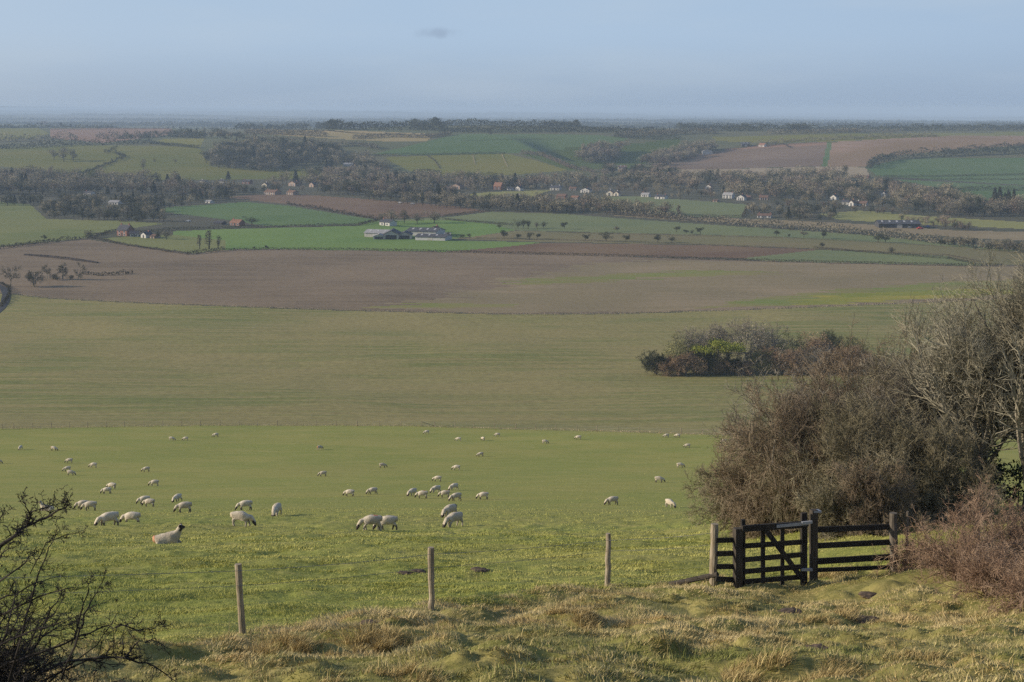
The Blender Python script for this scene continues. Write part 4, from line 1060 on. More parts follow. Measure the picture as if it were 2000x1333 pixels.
BUILD = [
 # brick house and cottages at left
 (238, 461, 30, 24, 'tall red brick house with dark roof and white gable at left of the valley', dict(wall='brick', roof='slate', along='x', chim=2, win=2, rz=-.55, roofshare=.45)),
 (262, 463, 18, 12, 'low white cottage with slate roof right beside the tall brick house', dict(wall='white', roof='slate', win=2, storeys=1, chim=0, rz=.2)),
 (280, 465, 18, 13, 'white gabled cottage with dark roof at the end of the left farmstead', dict(wall='white', roof='slate', along='y', win=1, storeys=1, chim=1)),
 (297, 466, 13, 8, 'small pale brick outhouse right of the white gabled cottage', dict(wall='pale_brick', roof='tile', win=1, storeys=1, chim=0)),
 (458, 441, 26, 13, 'long red brick cottage with orange tiled roof above the lane hedge', dict(wall='brick', roof='orange', win=3, storeys=1, chim=1, roofshare=.5)),
 (425, 439, 22, 7, 'low dark shed beside the orange roofed cottage', dict(wall='dark', roof='slate', win=0, chim=0)),
 (221, 400, 24, 9, 'white bungalow with pale roof above the dark left wood', dict(wall='white', roof='sheet', win=2, storeys=1, chim=0)),
 (170, 382, 21, 9, 'white cottage at the foot of the left valley wood', dict(wall='white', roof='slate', win=2, storeys=1, chim=1)),
 (405, 397, 15, 6, 'small white shed at the top of the green field', dict(wall='white', roof='sheet', win=1, storeys=1, chim=0)),
 (526, 381, 33, 11, 'long brick terrace with many windows above the red soil field', dict(wall='pale_brick', roof='tile', win=5, chim=2)),
 (566, 381, 21, 10, 'shorter brick terrace right of the long terrace', dict(wall='pale_brick', roof='tile', win=3, chim=1)),
 (570, 364, 22, 11, 'brick house with white gables higher up behind the terraces', dict(wall='pale_brick', roof='tile', along='y', win=2, chim=1)),
 (516, 366, 14, 10, 'house with cream gable half hidden above the long terrace', dict(wall='cream', roof='tile', along='y', win=1, chim=1)),
 (608, 366, 15, 11, 'pink brick house with steep roof right of the terraces', dict(wall='pale_brick', roof='slate', along='y', win=1, chim=1)),
 (480, 360, 18, 10, 'dark roofed house in the trees left of the terraces', dict(wall='brick', roof='slate', win=2, chim=1)),
 (432, 358, 16, 8, 'slate roofed house among trees near the pointed conifer', dict(wall='grey', roof='slate', win=2, storeys=1, chim=1)),
 (395, 358, 15, 7, 'small slate roofed house at the hill foot left of the conifer', dict(wall='grey', roof='slate', win=1, storeys=1, chim=1)),
 # centre
 (866, 369, 10, 6, 'tiny white cottage at the left end of the central village', dict(wall='white', roof='tile', win=1, storeys=1, chim=0)),
 (889, 370, 24, 12, 'brick and white house with twin gables in the central village', dict(wall='pale_brick', roof='tile', along='y', win=2, chim=2)),
 (971, 371, 18, 16, 'tall red roofed house among the central trees', dict(wall='brick', roof='orange', win=2, chim=1, roofshare=.5)),
 (994, 372, 11, 7, 'little white house just left of the white gabled one', dict(wall='white', roof='slate', win=1, storeys=1, chim=0)),
 (1011, 373, 14, 11, 'bright white gabled house in the central village', dict(wall='white', roof='slate', along='y', win=2, chim=1)),
 (1083, 372, 22, 10, 'row of dark cottages right of the bright gabled house', dict(wall='grey', roof='slate', win=3, storeys=1, chim=2)),
 (1118, 372, 16, 7, 'pale pink low cottage at the centre of the village', dict(wall='pale_brick', roof='tile', win=2, storeys=1, chim=1)),
 (1142, 377, 21, 11, 'white house with dark gabled roof right of centre', dict(wall='white', roof='slate', along='y', win=2, chim=1)),
 (1095, 389, 20, 11, 'red brick barn house below the village row', dict(wall='brick', roof='tile', win=2, chim=0)),
 (1121, 390, 17, 8, 'pale red cottage beside the brick barn house', dict(wall='pale_brick', roof='orange', win=2, storeys=1, chim=0)),
 (1012, 384, 6, 5, 'lone little cream hut in the paddock', dict(wall='cream', roof='sheet', win=1, storeys=1, chim=0)),
 (1190, 383, 15, 13, 'cream house with steep brown roof, left of a joined pair', dict(wall='cream', roof='tile', along='y', win=1, chim=1)),
 (1203, 383, 12, 10, 'cream gable house, right of a joined pair', dict(wall='cream', roof='tile', along='y', win=1, chim=1)),
 (1259, 385, 18, 9, 'white bungalow at the head of the green field', dict(wall='white', roof='sheet', win=2, storeys=1, chim=1)),
 (1288, 389, 24, 9, 'long white house just right of the bungalow', dict(wall='white', roof='slate', win=3, storeys=1, chim=2)),
 # right
 (1383, 369, 13, 9, 'white house alone in the trees left of the white semis', dict(wall='white', roof='tile', along='y', win=1, chim=1)),
 (1420, 388, 22, 13, 'white semi detached house with grey roof', dict(wall='white', roof='sheet', win=3, chim=2)),
 (1446, 392, 18, 13, 'brightest white house with blue grey roof', dict(wall='white', roof='slate', along='y', win=2, chim=1)),
 (1459, 391, 12, 9, 'brick house touching the brightest white house', dict(wall='pale_brick', roof='tile', win=1, chim=1)),
 (1491, 391, 19, 10, 'pinkish house with brown roof right of the semis', dict(wall='pale_brick', roof='tile', win=2, chim=1)),
 (1396, 395, 10, 5, 'small brick hut at the field edge below the semis', dict(wall='pale_brick', roof='tile', win=1, storeys=1, chim=0)),
 (1627, 391, 15, 12, 'white gable end house left in the right hand hamlet', dict(wall='white', roof='slate', along='y', win=1, chim=1)),
 (1650, 400, 14, 10, 'white cottage with dark roof in the middle of the right hand hamlet', dict(wall='white', roof='slate', win=1, chim=1)),
 (1662, 403, 12, 13, 'tall white gable in front in the right hand hamlet', dict(wall='white', roof='tile', along='y', win=1, chim=1)),
 (1682, 403, 22, 11, 'long grey white house at the right of the hamlet', dict(wall='grey', roof='tile', win=3, chim=1)),
 (1725, 384, 11, 11, 'white house standing apart right of the hamlet', dict(wall='white', roof='slate', along='y', win=1, chim=1)),
 (1492, 426, 30, 9, 'low white farmhouse with dark roof behind the tan strip', dict(wall='white', roof='tile', win=4, storeys=1, chim=2)),
 (1682, 348, 32, 6, 'brick cottages at the tip of the pale grey hill field', dict(wall='brick', roof='tile', win=3, storeys=1, chim=2)),
 (1487, 287, 14, 8, 'white house with bright orange roof on the right hill', dict(wall='white', roof='orange', win=2, storeys=1, chim=0, roofshare=.55)),
 # the farm in the middle
 (751, 441, 30, 13, 'white farm cottage with slate roof behind the farm', dict(wall='white', roof='slate', win=2, chim=1, storeys=1)),
 (846, 455, 16, 14, 'white gabled farmhouse standing behind the barns', dict(wall='white', roof='tile', along='y', win=1, chim=1, roofshare=.5)),
]
for u, v, wp, hp, lab, kw in BUILD:
    HOUSE_SPOTS.append((u, v, wp, hp)); house(u, v, wp, hp, lab, **kw)
BARNS = [
 (822, 461, 62, 14, 'largest barn of the farm with long dark roof', dict(wall='stone', roof='darksheet', depth=18, rz=-.3)),
 (733, 464, 46, 14, 'long pale grey barn at the left of the farm', dict(wall='grey', roof='sheet', depth=12, rz=-.3)),
 (740, 468, 22, 10, 'small gabled grey shed in front of the long pale barn', dict(wall='grey', roof='sheet', along='y', depth=8, opening_shade=True)),
 (764, 468, 28, 17, 'open fronted gabled barn in the middle of the farm', dict(wall='grey', roof='darksheet', along='y', depth=20, opening_shade=True)),
 (790, 467, 26, 13, 'dark roofed lean shed between the gabled and the front barn', dict(wall='grey', roof='darksheet', along='y', depth=14, opening_shade=True)),
 (840, 470, 62, 11, 'long low blue grey barn at the front right of the farm', dict(wall='stone', roof='darksheet', depth=13, rz=-.3)),
 (874, 463, 10, 7, 'little cream store at the right end of the farm', dict(wall='stone', roof='sheet', depth=6)),
 (1757, 446, 80, 14, 'very long dark barn on the right of the valley', dict(wall='dark', roof='darksheet', depth=16, rz=-.06)),
 (1457, 287, 15, 8, 'dark barn on the right hill crest', dict(wall='dark', roof='slate', depth=14)),
 (1382, 302, 20, 10, 'grey barn at the left of the right hill field', dict(wall='grey', roof='sheet', depth=14, along='y')),
 (1216, 332, 16, 8, 'brown brick barn in the trees below the coombe', dict(wall='grey', roof='tile', depth=12)),
 (680, 325, 18, 6, 'grey barn among the trees right of the hill wood', dict(wall='grey', roof='sheet', depth=14)),
]
for u, v, wp, hp, lab, kw in BARNS:
    HOUSE_SPOTS.append((u, v, wp, hp)); barn(u, v, wp, hp, lab, **kw)

def vehicle(u, v, lpx, label, tone, kind):
    p = g1(u, v, False); L = lpx * mpp(p); t = thing(kind, label, kind.replace('_', ' '), p, prng.uniform(-.2, .2)); s = L / 4.4
    g = Geo(); box(g, -2.2 * s, 2.2 * s, -.9, .9, .35, .95); V = [(-1.3 * s, -.8, .95), (1.0 * s, -.8, .95), (1.0 * s, .8, .95), (-1.3 * s, .8, .95), (-.9 * s, -.65, 1.5), (.5 * s, -.65, 1.5), (.5 * s, .65, 1.5), (-.9 * s, .65, 1.5)]
    g.add(V, [(4, 5, 6, 7), (0, 1, 5, 4), (1, 2, 6, 5), (2, 3, 7, 6), (3, 0, 4, 7)]); g.obj('body', W[tone], t)
    for sx in (-1.35, 1.35):
        for sy in (-.85, .85):
            w_ = Geo(); poly_tube(w_, [(sx * s, sy - .12, .35), (sx * s, sy + .12, .35)], .35, 12); w_.obj('wheel', W['tyre'], t)
vehicle(1797, 448, 12, 'red car parked in front of the long dark barn', 'red', 'parked_car')
vehicle(1812, 445, 9, 'blue car parked at the end of the long dark barn', 'blue', 'parked_car')
vehicle(1776, 446, 7, 'small white car parked in front of the long dark barn', 'white', 'parked_car')
vehicle(368, 434, 10, 'white van parked in the garden left of the orange roofed cottage', 'white', 'parked_van')
vehicle(781, 398, 8, 'left of two white vans on the red soil track', 'white', 'parked_van')
vehicle(806, 400, 10, 'right of two white vans on the red soil track', 'white', 'parked_van')

# pale buildings of a far town out on the plain
for k, (u, v, wp, hp, lab) in enumerate([(183, 213, 12, 2.2, 'leftmost pale building far out on the hazy plain'), (203, 212, 4, 2.5, 'small pale block right of the leftmost far building'), (255, 218, 4, 7, 'white tower block far out on the hazy plain'),
   (290, 219, 9, 2.5, 'long white far building right of the tower block'), (300, 219, 4, 3, 'bright white far block at the end of the long building'), (345, 219, 8, 2, 'faint white far building right of the tower group'), (510, 242, 10, 3, 'white shed on the woods line at left centre'), (530, 248, 14, 4, 'grey factory shed on the woods line at left centre'),
   (838, 235, 14, 2.5, 'pale long glasshouse on the far ridge'), (851, 234, 5, 2, 'small pale hut on the far ridge'), (760, 228, 14, 3, 'pale blur of a far town left of centre')]):
    p = g1(u, v, False); m = mpp(p); t = thing('far_building', lab, 'building', p)
    g = Geo(); box(g, -wp * m / 2, wp * m / 2, 0, 20, -5, hp * m * .75); g.obj('wall', W['white'], t)
    g = Geo(); gable_roof(g, -wp * m / 2, wp * m / 2, 0, 20, hp * m * .75, hp * m * .25, 'x', .5, .3); g.obj('roof', W['sheet'], t)

plant_woods()

# road bend and muck heap at left
def ribbon(name, pts, width, mat, label, cat, lift=.05, kind='structure'):
    P = ground([p[0] for p in pts], [p[1] for p in pts], False)
    s = np.concatenate([[0], np.cumsum(np.linalg.norm(np.diff(P[:, :2], axis=0), axis=1))]); q = np.linspace(0, s[-1], 60)
    X = np.interp(q, s, P[:, 0]); Y = np.interp(q, s, P[:, 1]); d = unit(np.stack([np.gradient(X), np.gradient(Y)], 1)); nx, ny = -d[:, 1], d[:, 0]
    rows = []
    for o in (-.5, -.25, 0, .25, .5):
        x = X + nx * o * width; y = Y + ny * o * width; rows.append(np.stack([x, y, height(x, y, False) + lift], 1))
    V = np.stack(rows, 1); i = np.arange(59)[:, None] * 5; k = np.arange(4)[None]
    g = Geo(); g.add(V.reshape(-1, 3), np.stack([i + k, i + k + 5, i + k + 6, i + k + 1], 2).reshape(-1, 4))
    return tag(g.obj(name, mat), label, cat, kind=kind)
ribbon('road', [(-60, 640), (-20, 622), (0, 604), (10, 590), (13, 576), (8, 564), (-10, 556), (-60, 550)], 3.6, m_asph, 'narrow dark lane bending at the left edge', 'road', .12)
p0 = px_line([(48, 498), (100, 503), (150, 509), (192, 514)], 1.0); rng_ = np.random.default_rng(8)
g = Geo(); n = len(p0); hh = 1.3 * np.sin(np.linspace(.12, 3.0, n)) ** .4 * rng_.uniform(.8, 1.1, n); rows = []
for o, k in ((-2.6, -.2), (-1.6, .75), (-.4, 1.0), (.9, .85), (2.6, -.2)): rows.append(p0 + np.stack([np.zeros(n), np.full(n, o) + rng_.normal(0, .1, n), hh * k], 1))
V = np.stack(rows, 1); i = np.arange(n - 1)[:, None] * 5; k = np.arange(4)[None]
g.add(V.reshape(-1, 3), np.stack([i + k, i + k + 1, i + k + 6, i + k + 5], 2).reshape(-1, 4))
tag(g.obj('muck_heap', plain_mat('muck', (.018, .014, .012), (.04, .03, .025), .5)), 'long low dark muck heap on the ploughed field at left', 'muck heap')

# ------------------------------------------------------------------ copse in the crop field
COPSE = [  # foot u, v, height, kind, tone, width factor, label
 (1274, 732, 46, 'bush', 'far_dark', 1.1, 'dark evergreen bush at the left tip of the copse'), (1300, 733, 40, 'bush', 'far_brown', 1.3, 'brown bramble bush second from the left tip of the copse'),
 (1322, 730, 78, 'round', 'far_green', 1.2, 'olive green domed tree at the left of the copse'), (1345, 728, 92, 'round', 'far_bare', 1.1, 'bare grey tree rising behind the domed olive tree'),
 (1330, 733, 46, 'bush', 'far_brown', 1.3, 'low brown bush in front of the domed olive tree'), (1366, 731, 56, 'bush', 'far_dark', 1.0, 'dark ivy bush left of the yellow green pines'),
 (1392, 724, 96, 'round', 'far_bare', 1.0, 'bare tree behind the yellow green pines'), (1398, 732, 34, 'bush', 'far_brown', 1.5, 'low reddish bush below the yellow green pines'),
 (1424, 732, 34, 'bush', 'far_dark', 1.1, 'round dark ivy bush below the right pine'), (1440, 732, 30, 'bush', 'far_brown', 1.4, 'low brown bush beside the pale dead trunk'),
 (1456, 724, 104, 'round', 'far_bare', 1.25, 'tallest bare grey tree at the middle of the copse'), (1488, 722, 96, 'round', 'far_bare', 1.2, 'second tall bare tree right of the copse middle'),
 (1478, 731, 46, 'bush', 'far_green', 1.0, 'pale olive round shrub right of the dead trunk'), (1506, 730, 52, 'bush', 'far_brown', 1.3, 'brown thicket bush right of the pale olive shrub'),
 (1538, 726, 82, 'round', 'far_green', 1.2, 'greenish brown domed tree right of the copse middle'), (1542, 732, 50, 'bush', 'far_brown', 1.4, 'broad brown bush under the greenish domed tree'),
 (1580, 726, 80, 'round', 'far_brown', 1.2, 'brown domed tree towards the right of the copse'), (1584, 731, 54, 'bush', 'far_bare', 1.4, 'pale grey twiggy bush at the right of the copse'),
 (1604, 722, 76, 'bush', 'far_dark', .8, 'dark ivy covered bush in the right half of the copse'), (1622, 730, 52, 'bush', 'far_brown', 1.3, 'reddish bush filling the right half of the copse'),
 (1658, 724, 74, 'round', 'far_green', 1.2, 'separate green domed tree at the right end of the copse'), (1664, 730, 54, 'bush', 'far_brown', 1.4, 'reddish brown bush at the right end of the copse'), (1700, 716, 22, 'bush', 'far_dark', 2.0, 'low dark bush trailing behind the right end of the copse'),
]
for k, (u, v, h, kd, tn, wd, lab) in enumerate(COPSE):
    p = g1(u + 8, v, False); hm = h * mpp(p); rng = np.random.default_rng(700 + k)
    t = thing('copse_bush' if kd == 'bush' else 'copse_tree', lab, 'bush' if kd == 'bush' else 'tree', p)
    a, b_ = Geo(), Geo()
    st = 7 if kd == 'bush' else 2
    L5 = fit(bare_tree(rng, hm, 1.25 if kd == 'bush' else 1.0, st, 9, 8, 6, .02, .022, .7), hm, hm * wd * (.62 if kd == 'bush' else .45))
    tubes(a, L5[0], 5); tubes(a, L5[1], 4)
    for q in L5[2:]: tubes(b_, q, 3)
    if True:
        _, cg = valley_tree(900 + k, kd, 4200 if tn != 'far_bare' else 2600)
        M = np.diag([hm * wd * (1.0 if kd == 'bush' else 1.05), hm * wd, hm, 1.0]); sub = Geo()
        V = np.concatenate(cg.v) ; f = cg.f[0][0]; c = V[f].mean(1, keepdims=True); V2 = (c + (V[f] - c) * .42).reshape(-1, 3)
        b_.add(V2 @ M[:3, :3].T, np.arange(len(V2)).reshape(-1, 3))
    a.obj('trunk', B['bark'], t); b_.obj('crown', B[tn.replace('far_', 'cop_')], t)
for u, v, h, lab in ((1384, 732, 70, 'yellow green flat topped pine, left of the pair in the copse'), (1422, 733, 66, 'yellow green spreading pine, right of the pair in the copse')):
    p = g1(u, v, False); hm = h * mpp(p); rng = np.random.default_rng(u)
    t = thing('pine_tree', lab, 'tree', p); a, b_ = Geo(), Geo()
    poly_tube(a, [(0, 0, -.3), (.1, 0, hm * .4), (0, 0, hm * .8)], [.3, .24, .1], 7)
    for q in range(7):
        an = q * .9; r = hm * rng.uniform(.2, .38); tip = (r * math.cos(an), r * math.sin(an), hm * rng.uniform(.72, .95))
        poly_tube(a, [(0, 0, hm * .55), tuple(x * .6 for x in tip[:2]) + (tip[2] * .92,), tip], [.1, .07, .03], 4)
        P = np.array(tip) + rng.normal(0, 1, (420, 3)) * np.array([hm * .10, hm * .10, hm * .045]); cards(b_, P, rng.uniform(.16, .34, 420), rng)
    P = np.stack([rng.normal(0, hm * .07, 700), rng.normal(0, hm * .07, 700), rng.uniform(.1, .7, 700) * hm], 1)
    ig = Geo(); cards(ig, P, rng.uniform(.2, .4, 700), rng)
    a.obj('trunk', B['bark'], t); b_.obj('crown', B['pine'], t); ig.obj('ivy', B['ivy'], t)
p = g1(1452, 731, False); m = mpp(p)
t = thing('dead_trunk', 'pale bleached dead trunk standing at the front of the copse', 'tree', p); a = Geo()
poly_tube(a, [(0, 0, -.3), (.05, 0, 1.5), (-.1, 0, 3.2), (.0, 0, 38 * m)], [.30, .24, .2, .06], 7); a.obj('trunk', B['deadwood'], t)
a = Geo(); poly_tube(a, [(-.05, 0, 3.2), (.5, 0, 4.2), (.6, 0, 4.9)], [.1, .07, .03], 5); a.obj('broken_limb', B['deadwood'], t)

# ------------------------------------------------------------------ the thicket behind the gate
def shrub(rng, h, stems, spread, twig, lean=(0, 0), n=(11, 10, 8, 3), up=.0):
    a = rng.uniform(0, 6.283, stems); r = rng.uniform(0, .10, stems) * h
    O = np.stack([r * np.cos(a), r * np.sin(a), np.full(stems, -.12)], 1)
    s = rng.uniform(.05, spread, stems)
    D = np.stack([np.cos(a) * s + lean[0], np.sin(a) * s + lean[1], np.ones(stems)], 1)
    sp = [dict(seg=6, wob=.15, up=up, n=n[0], t0=.12, ang=54, angv=16, lr=.58, rr=.6, rmin=twig * 2, taper=.75),
          dict(seg=5, wob=.18, up=up * .6, n=n[1], t0=.1, ang=46, angv=16, lr=.52, rr=.6, rmin=twig * 1.4),
          dict(seg=3, wob=.20, up=up * .3, n=n[2], t0=.1, ang=46, angv=16, lr=.52, rr=.65, rmin=twig),
          dict(seg=2, wob=.22, up=0, n=n[3], t0=.2, ang=45, angv=15, lr=.5, rr=.7, rmin=twig * .7, taper=.4),
          dict(seg=1, wob=.2, taper=.4)]
    return grow(rng, O, D, h * rng.uniform(.62, 1.0, stems), h * .010 * rng.uniform(.7, 1.3, stems), sp)

THICKET = [  # foot u, depth, height m, radius m, stems, spread, tone, label
 (1502, 47.0, 2.7, .85, 12, .95, 'twig_red', 'low reddish hawthorn at the left end of the thicket behind the gate'),
 (1490, 49.5, 2.5, .75, 10, .9, 'twig_olive', 'small olive twigged hawthorn just behind the left end of the thicket'),
 (1532, 48.0, 4.0, 1.15, 13, .75, 'twig_red', 'reddish brown domed hawthorn straight behind the gate'),
 (1553, 46.0, 4.4, 1.25, 13, .7, 'twig_red', 'tall dense red brown hawthorn above the hinge post of the gate'),
 (1610, 49.0, 5.2, 1.35, 13, .65, 'twig_grey', 'grey twigged hawthorn with upright pale branches in mid thicket'),
 (1640, 45.0, 4.6, 1.25, 13, .7, 'twig_olive', 'olive brown hawthorn behind the right rail fence'),
 (1688, 48.5, 5.9, 1.35, 13, .65, 'twig_red', 'highest red topped hawthorn in the middle of the thicket'),
 (1712, 43.5, 3.7, 1.2, 12, .8, 'twig_olive', 'dark olive hawthorn behind the knobbly end post'),
 (1628, 40.5, 1.9, .95, 11, .95, 'twig_olive', 'low olive shrub filling the gaps of the right rail fence'),
 (1690, 40.0, 2.1, .95, 11, .95, 'twig_red', 'low brown shrub behind the right half of the rail fence'),
 (1765, 46.0, 5.0, 1.3, 13, .7, 'twig_grey', 'grey brown hawthorn between the thicket and the big ash'),
 (1800, 42.0, 2.9, 1.2, 12, .9, 'twig_olive', 'shaded hawthorn above the pale bramble bush'),
]
for k, (u, Y, h, rad_, st, spd, tone, lab) in enumerate(THICKET):
    X = (u - 1000) / F * (Y * math.cos(PITCH) + 13 * math.sin(PITCH)); z = float(height(X, Y, False))
    L5 = fit(shrub(np.random.default_rng(820 + k), h, st, spd, .0055), h, rad_)
    t = thing('hawthorn_bush', lab, 'bush', (X, Y, z))
    a, b_ = Geo(), Geo()
    tubes(a, L5[0], 5); tubes(a, L5[1], 4)
    for q in L5[2:]: tubes(b_, q, 3)
    a.obj('stems', B['bark'], t); b_.obj('twigs', B[tone], t)

# ivy grown through the right of the thicket
rng = np.random.default_rng(77)
for k, (u, v, Y, rx, rz, n, lab) in enumerate([(1835, 830, 47.5, .6, .8, 3200, 'upper dark ivy mass hanging among the bare trees at right'), (1850, 930, 45.5, .9, 1.1, 5000, 'big dark ivy thicket low under the ash at right'), (1750, 790, 49.5, .7, .7, 2600, 'small dark ivy clump in the top of the thicket'), (1940, 930, 48, 1.0, 1.0, 4000, 'dark ivy mass behind the ash trunk')]):
    c = at_depth(u, v, Y); g = Geo()
    lob = np.array(c) + rng.normal(0, 1, (9, 3)) * [rx * .7, .6, rz * .6]
    P = lob[rng.integers(0, 9, n)] + unit(rng.normal(0, 1, (n, 3))) * rng.uniform(.3, 1, (n, 1)) * [rx * .5, .5, rz * .45]
    gz = height(P[:, 0], P[:, 1], False); P[:, 2] = np.maximum(P[:, 2], gz + .05)
    cards(g, P, rng.uniform(.04, .10, n), rng)
    st = [(tuple(lob[i] * [1, 1, 0] + [0, 0, float(height(lob[i, 0], lob[i, 1], False)) - .1]), tuple(lob[i])) for i in range(9)]
    for a_, b2 in st: poly_tube(g, [a_, b2], [.03, .015], 4, 0)
    tag(g.obj('ivy_bush', B['ivy']), lab, 'ivy')

# the ashes at the right edge
for k, (u, v, Y, h, st, spr, tone, lab) in enumerate([
    (1992, 985, 42.5, 7.3, 2, 1.0, 'twig_ash', 'big bare ash with mossy trunk at the right edge'),
    (1900, 1000, 44.0, 6.6, 3, .95, 'twig_ash', 'slender many stemmed bare ash left of the big one'),
    (1838, 1010, 47.5, 5.6, 2, .9, 'twig_ash', 'bare ash sapling with a pale upright leader beside the thicket'),
    (2075, 960, 44.0, 7.8, 2, 1.0, 'twig_ash', 'ash whose crown reaches in from beyond the right edge')]):
    X = (u - 1000) / F * (Y * math.cos(PITCH) + 12 * math.sin(PITCH)); z = float(height(X, Y, False))
    rng = np.random.default_rng(910 + k)
    L5 = fit(bare_tree(rng, h, spr * .75, st, 12, 10, 8, .24, .0048, .72), h, h * .38)
    t = thing('ash_tree', lab, 'tree', (X, Y, z)); a, b_ = Geo(), Geo()
    tubes(a, L5[0], 7); tubes(a, L5[1], 5)
    for q in L5[2:]: tubes(b_, q, 3)
    a.obj('trunk', B['bark'], t); b_.obj('crown', B[tone], t)

# pale brambles right of the gate
for k, (u, v, h, n0, lab) in enumerate([(1872, 1122, 1.75, 42, 'tall pale pink bramble bush beside the end post'), (1950, 1160, 1.15, 42, 'tangled pale bramble spilling down the bank at the right edge'), (1800, 1108, .8, 40, 'low pale bramble at the foot of the end post'), (2020, 1185, 1.0, 40, 'bramble at the far right edge of the bank'), (1990, 1085, 1.1, 55, 'brown dry bramble mound in front of the ash trunk'), (1905, 1140, .65, 30, 'low fringe of bramble on the bank below the tall bramble')]):
    p = g1(u, v); X, Y = p.x, p.y; z = float(height(X, Y)); rng = np.random.default_rng(970 + k)
    a = rng.uniform(0, 6.283, n0); r = np.sqrt(rng.random(n0)) * .55
    O = np.stack([r * np.cos(a), r * np.sin(a), np.full(n0, -.1)], 1); s = rng.uniform(.1, .9, n0)
    D = np.stack([np.cos(a) * s, np.sin(a) * s, np.ones(n0)], 1)
    L5 = grow(rng, O, D, h * rng.uniform(.8, 1.6, n0), np.full(n0, .009), [
        dict(seg=7, wob=.16, up=-.13, n=9, t0=.15, ang=50, angv=18, lr=.42, rr=.7, rmin=.005, taper=.4),
        dict(seg=4, wob=.22, up=-.05, n=7, t0=.1, ang=48, angv=18, lr=.5, rr=.7, rmin=.004),
        dict(seg=2, wob=.25, up=0, n=3, t0=.2, ang=48, angv=18, lr=.5, rr=.8, rmin=.003), dict(seg=1, wob=.2)])
    L5 = fit(L5, h, h * .8)
    t = thing('bramble_bush', lab, 'bush', (X, Y, z)); a_, b_ = Geo(), Geo()
    tubes(a_, L5[0], 4)
    for q in L5[1:]: tubes(b_, q, 3)
    a_.obj('canes', B['cane'], t); b_.obj('twigs', B['cane'], t)

